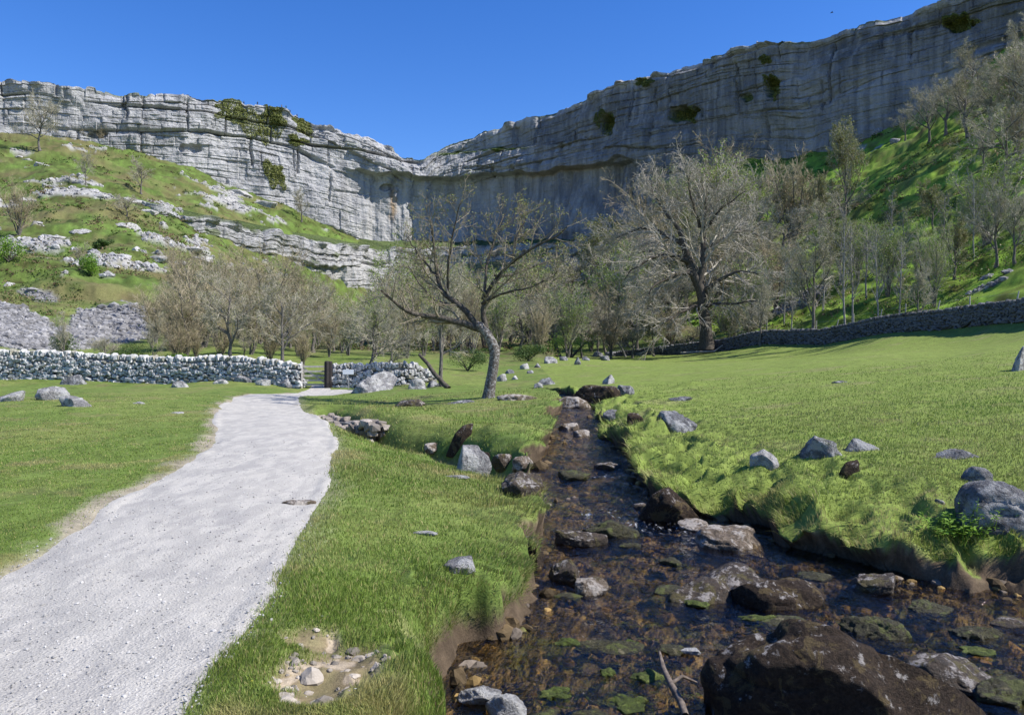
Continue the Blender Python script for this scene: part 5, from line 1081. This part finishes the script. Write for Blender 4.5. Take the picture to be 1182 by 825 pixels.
# ------------------------------------------------------------------ people on the rim, a bird
def person(seed, pose):
    """standing walker, one continuous skinned body"""
    b = bmesh.new(); J = {}
    sp = pose
    for k, p in dict(pel=(0, 0, .95), che=(0, .02, 1.3), nec=(0, .02, 1.5), hea=(0, 0, 1.62), top=(0, 0, 1.74), hl=(-.10, 0, .90), kl=(-.12, -.04*sp, .50), al=(-.12, .03*sp, .09), fl=(-.13, -.13, .03), hr=(.10, 0, .90), kr=(.12, .05*sp, .50), ar=(.13, .10*sp, .09), fr=(.14, -.06, .03),
                     sl=(-.19, .02, 1.43), el=(-.26, .03, 1.16), wl=(-.24, -.10*sp, .92), ml=(-.23, -.13*sp, .82), sr=(.19, .02, 1.43), er=(.26, .04, 1.16), wr=(.25, -.06*sp, .92), mr=(.24, -.09*sp, .82)).items(): J[k] = b.verts.new(p)
    for s in 'pel-che che-nec nec-hea hea-top pel-hl hl-kl kl-al al-fl pel-hr hr-kr kr-ar ar-fr che-sl sl-el el-wl wl-ml che-sr sr-er er-wr wr-mr'.split():
        a_, c_ = s.split('-'); b.edges.new((J[a_], J[c_]))
    ks = list(J); me_ = bpy.data.meshes.new('person'); b.verts.index_update(); b.to_mesh(me_); b.free()
    o = bpy.data.objects.new('person', me_); COL.objects.link(o); md = o.modifiers.new('s', 'SKIN'); ss_ = o.modifiers.new('u', 'SUBSURF'); ss_.levels = 1
    rad = dict(pel=.15, che=.17, nec=.06, hea=.10, top=.08, hl=.10, kl=.065, al=.045, fl=.04, hr=.10, kr=.065, ar=.045, fr=.04, sl=.07, el=.048, wl=.035, ml=.035, sr=.07, er=.048, wr=.035, mr=.035)
    if not me_.skin_vertices: me_.skin_vertices.new() if hasattr(me_.skin_vertices, 'new') else None
    for i, k in enumerate(ks):
        me_.skin_vertices[0].data[i].radius = (rad[k], rad[k]*.85)
        me_.skin_vertices[0].data[i].use_root = (k == 'pel')
    dg = bpy.context.evaluated_depsgraph_get(); out_ = bpy.data.meshes.new_from_object(o.evaluated_get(dg)); bpy.data.objects.remove(o)
    return out_
pm = {k: m_plain('cloth', c_, .9) for k, c_ in dict(navy=(.03, .04, .09), black=(.02, .02, .022), red=(.3, .03, .03), teal=(.03, .12, .14), skin=(.5, .33, .25), jean=(.05, .07, .12), grey=(.15, .15, .16)).items()}
for k, (a, col, lb) in enumerate(((283, 'navy', 'walker in dark blue standing alone on the cliff rim above the leftmost ivy patch'), (298.5, 'black', 'walker in black on the rim rocks between the two broad ivy patches'), (325, 'grey', 'walker in grey at the left of the close group on the cliff rim'), (330, 'teal', 'walker in dark teal in the middle of the close group on the cliff rim'), (335, 'black', 'walker in black at the right of the close group on the cliff rim'), (347, 'navy', 'walker in navy standing apart on the rim nearest to the notch'))):
    xs_, pt_, pb_, X_, Y_, Z_, nx_, ny_ = CL['main']; j = int(np.argmin(np.abs(xs_-a)))
    me_ = person(k, (-1)**k)
    zc = np.array([sum(me_.vertices[i].co.z for i in f_.vertices)/len(f_.vertices) for f_ in me_.polygons])
    for m_ in (pm[col], pm['jean'], pm['skin']): me_.materials.append(m_)
    me_.polygons.foreach_set('material_index', np.where(zc < .95, 1, np.where(zc > 1.53, 2, 0)).astype(np.int32))
    o = link('person', me_, None, (X_[0, j]-nx_[j]*.8, Y_[0, j]-ny_[j]*.8, Z_[0, j]-.25)); o.rotation_euler.z = random.uniform(-1, 1); tag(o, lb, 'person')
    bm = bmesh.new(); bmesh.ops.create_icosphere(bm, subdivisions=2, radius=.115)
    for v_ in bm.verts: v_.co.z = v_.co.z*.8+1.68; v_.co.y += .02
    hm = bpy.data.meshes.new('hair'); bm.to_mesh(hm); bm.free(); hm.materials.append(pm['black']); link('hair', hm, o)
bx = ((960-CX)/F*110, 110.0, EYE+(HY-15)/F*110); mb = MB()
mb.add(*tube(np.array([[[-.2, 0, 0], [-.08, 0, .01], [.08, 0, .01], [.2, 0, .03], [.25, 0, .03]]]), np.array([[.01, .05, .055, .035, .008]]), 6))
bd = link('bird', mb.build('bird', [pm['black']]), None, bx); tag(bd, 'small dark bird flying in the blue sky above the right cliff', 'bird')
for s_ in (-1, 1):
    mb = MB(); mb.add(np.array([[.08, 0, .02], [-.05, 0, .02], [-.06, s_*.22, .10], [.04, s_*.24, .11], [-.07, s_*.46, .06], [.08, 0, .03], [-.05, 0, .03], [-.06, s_*.22, .11], [.04, s_*.24, .12], [-.07, s_*.46, .065]]), [[0, 1, 2, 3], [5, 8, 7, 6]]); mb.add(np.array([[-.06, s_*.22, .10], [.04, s_*.24, .11], [-.07, s_*.46, .06]]), [[0, 1, 2]]); link('wing', mb.build('wing', [pm['black']], False), bd)
# ------------------------------------------------------------------ grass
def blades(n, ymin, ymax, seed, hs=1.0):
    r = np.random.default_rng(seed)
    pa, pb = HY+F*1.75/ymax, HY+F*1.75/ymin
    N = int(n*2.2); pxx = r.uniform(-90, 1270, N); pyy = pa+(pb-pa)*r.random(N)**.85
    Y = F*1.75/(pyy-HY); X = (pxx-CX)/F*Y
    z, k = ground(X, Y, True)
    keep = (k['dS'] > .015) & (k['t'] > np.where(k['right'] | (Y > 7.5), .93, .12)) & (k['dP']+fbm(X*.8, Y*.8, 0, 3, 151)*.12+fbm(X*5, Y*5, 0, 2, 152)*.06 > -.02+.16*r.random(N)) & (k['sc'] < .15+.85*r.random(N)) & (k['ch'] < .8)
    # worn patches
    keep &= r.random(N) > np.where(k['right'], .35, .75)*sst(.28, .5, fbm(X*1.4, Y*1.4, 0, 4, 412)+.12*fbm(X*8, Y*8, 0, 2, 413))
    keep &= r.random(N) > sst(.34, .02, k['dP']+fbm(X*2.1, Y*2.1, 0, 4, 102)*.28)*.75*(X < interp(Y, [(1, -2.2), (9, -3.3), (16, -4.6), (30, -9)]))
    X, Y, z = X[keep][:n], Y[keep][:n], z[keep][:n]; m = len(X); k = {a: (b[keep][:n] if isinstance(b, np.ndarray) and b.shape == keep.shape else b) for a, b in k.items()}
    lean = np.where(k['dS'] < .9, (k['t']*.30-.13)*(1-.85*sst(1040, 1100, k['px']))*sst(.9, .2, k['dS'])*(1+.5*fbm(X*2.2, Y*2.2, 0, 2, 81)), 0)
    X0 = X-k['nx']*lean; Y0 = Y-k['ny']*lean
    left = X < interp(Y, [(1, -2.4), (9, -3.3), (16, -4.6), (30, -7)])
    edge = sst(.9, .1, k['dS'])*np.where(k['right'], 1, sst(4.6, 6.5, Y))
    rank = sst(-.1, .5, fbm(X*.9, Y*.9, 0, 3, 401))
    L = np.where(left, .020, np.where(k['right'], .031+.032*edge, .032+.030*rank))*(1+.5*edge*(~left))*r.uniform(.55, 1.4, m)*hs
    L = L*np.clip(Y/7, .8, 1.9)**.5
    w = np.clip(.0011*Y**.85, .0028, .030)*r.uniform(.7, 1.3, m)
    az = r.uniform(0, 6.28, m); dirx, diry = np.cos(az), np.sin(az)
    # blades comb together in clumps, and hang towards the water at the lip
    cl = fbm(X*3, Y*3, 0, 2, 402)*6; bx, by = np.cos(cl)*.3-k['nx']*edge*1.4, np.sin(cl)*.3-k['ny']*edge*1.4
    bend = np.stack([dirx*.55+bx, diry*.55+by], 1)*r.uniform(.3, 1.1, m)[:, None]
    side = np.stack([-np.sin(az*1.7), np.cos(az*1.7)], 1)
    B = np.stack([X0, Y0, z-.006], 1); up = (1-.75*edge*(r.random(m) < .5)*(k['dS'] < .25))
    mid = B+np.stack([bend[:, 0]*L*.35, bend[:, 1]*L*.35, L*.62*np.maximum(up, .4)], 1); tip = B+np.stack([bend[:, 0]*L*.95, bend[:, 1]*L*.95, L*.95*up], 1)
    S = np.concatenate([side*w[:, None]*.5, np.zeros((m, 1))], 1)
    V = np.stack([B-S, B+S, mid+S*.75, mid-S*.75, tip], 1).reshape(-1, 3)
    i = np.arange(m)*5
    q = np.stack([i, i+1, i+2, i+3], 1); t = np.stack([i+3, i+2, i+4], 1)
    n1 = fbm(X*.35, Y*.35, 0, 4, 101)
    c = np.empty((m, 3)); c[:] = (.155, .225, .045)
    c = mixc(c, (.185, .235, .06), sst(-.25, .4, n1)); c = mixc(c, (.10, .18, .03), r.random(m)*.8)
    c = mixc(c, (.20, .26, .055), k['right']*.5)
    brn = np.maximum(np.exp(-((X-wpt(1050, 655)[0])/.45)**2-((Y-wpt(1050, 655)[1]-.4)/.4)**2), .8*np.exp(-((X-wpt(905, 615)[0])/.3)**2-((Y-wpt(905, 615)[1]-.4)/.3)**2))
    c = mixc(c, (.17, .185, .06), .6*sst(.0, .45, fbm(X*.28, Y*.28, 0, 3, 414))); c = mixc(c, (.10, .175, .03), .6*sst(.05, .45, fbm(X*.45, Y*.45, 0, 3, 415)))
    dry = 1.5*brn+.35*sst(-.1, .4, fbm(X*1.7, Y*1.7, 0, 3, 411))*(~left)*(~k['right'])+sst(.05, .5, fbm(X*2.1, Y*2.1, 0, 4, 102)*.6+fbm(X*1.1, Y*1.1, 0, 3, 104)*.7)
    c = mixc(c, (.34, .30, .15), np.clip(dry*.55+(r.random(m) < .10)*.8, 0, .9)); c = mixc(c, (.25, .215, .10), edge*(r.random(m) < .22)*.8)
    c *= r.uniform(.9, 1.45, m)[:, None]*np.where(k['right'][:, None], np.array([1.02, 1.0, .95]), np.array([1.12, 1.02, .95]))
    return V, q, t, np.repeat(c, 5, 0)
parts = [blades(210000, 3.2, 8.5, 5), blades(150000, 8.5, 30, 6)]
V, Q, T, C = [], [], [], []; n0 = 0
for a in parts: V.append(a[0]); Q.append(a[1]+n0); T.append(a[2]+n0); C.append(a[3]); n0 += len(a[0])
tag(link('grass', mesh('grass', np.concatenate(V), [np.concatenate(Q), np.concatenate(T)], M['blade'], True, np.concatenate(C))), kind='stuff')
# daisies and buttercups dotted in the near turf
r = np.random.default_rng(12); V, Fq, mi = [], [], []; n0 = 0
for k in range(150):
    a, b = r.uniform(0, 620), r.uniform(500, 815)
    X = (a-CX)/F*(F*1.65/(b-HY)); Y = F*1.65/(b-HY); z, kk = ground(np.array([X]), np.array([Y]), True)
    if kk['dP'][0] < .25 or kk['dS'][0] < .2 or kk['sc'][0] > .4: continue
    s = r.uniform(.006, .011); th = np.arange(6)*math.pi/3; V.append(np.stack([X+np.cos(th)*s, Y+np.sin(th)*s, z[0]+.045+np.sin(th)*s*-.3], 1)); Fq.append(np.array([[0, 1, 2, 3], [0, 3, 4, 5]])+n0); n0 += 6; mi += [int(r.random() < .35)]*2
tag(link('meadow_flowers', mesh('meadow_flowers', np.concatenate(V), [np.concatenate(Fq)], [m_plain('white_petals', (.8, .8, .78)), m_plain('yellow_petals', (.8, .6, .05))], False, None, mi)), kind='stuff')
# ------------------------------------------------------------------ camera, light, sky
cam = bpy.data.cameras.new('Camera'); co = bpy.data.objects.new('Camera', cam); COL.objects.link(co)
cam.sensor_width = 36; cam.sensor_fit = 'HORIZONTAL'; cam.lens = F/1182*36; cam.shift_y = -(HY-412.5)/1182*-1
cam.clip_start = .1; cam.clip_end = 3000
co.location = (0, 0, EYE); co.rotation_euler = (R_(90), 0, 0)
scene.camera = co
SUN_EL, SUN_AZ = 47.0, -12.0      # azimuth measured from +X towards +Y
d = Vector((math.cos(R_(SUN_EL))*math.cos(R_(SUN_AZ)), math.cos(R_(SUN_EL))*math.sin(R_(SUN_AZ)), math.sin(R_(SUN_EL))))
sl = bpy.data.lights.new('Sun', 'SUN'); sl.energy = 5.0; sl.angle = R_(.53); sl.color = (1, .955, .89)
so = bpy.data.objects.new('Sun', sl); COL.objects.link(so); so.rotation_euler = d.to_track_quat('Z', 'Y').to_euler(); so.location = (60, -10, 60)
w = bpy.data.worlds.new('World'); scene.world = w; w.use_nodes = True
nt = w.node_tree; nt.nodes.clear()
sky = nt.nodes.new('ShaderNodeTexSky'); sky.sky_type = 'NISHITA'; sky.sun_disc = False
sky.sun_elevation = R_(SUN_EL); sky.sun_rotation = math.atan2(d.x, d.y); sky.altitude = 400; sky.air_density = 1.0; sky.dust_density = .15; sky.ozone_density = 4.0
hs = nt.nodes.new('ShaderNodeHueSaturation'); hs.inputs['Hue'].default_value = .515; hs.inputs['Saturation'].default_value = 1.3; hs.inputs['Value'].default_value = 1.12
bg = nt.nodes.new('ShaderNodeBackground'); bg.inputs[1].default_value = .115
wo = nt.nodes.new('ShaderNodeOutputWorld')
nt.links.new(sky.outputs[0], hs.inputs['Color']); nt.links.new(hs.outputs[0], bg.inputs[0]); nt.links.new(bg.outputs[0], wo.inputs[0])
scene.view_settings.view_transform = 'Standard'; scene.view_settings.look = 'None'; scene.view_settings.gamma = 1; scene.view_settings.exposure = .6
scene.view_settings.use_curve_mapping = False
scene.cycles.max_bounces = 5; scene.cycles.diffuse_bounces = 2; scene.cycles.glossy_bounces = 2; scene.cycles.transmission_bounces = 3; scene.cycles.transparent_max_bounces = 6
scene.cycles.use_denoising = True
scene.cycles.caustics_reflective = False; scene.cycles.caustics_refractive = False
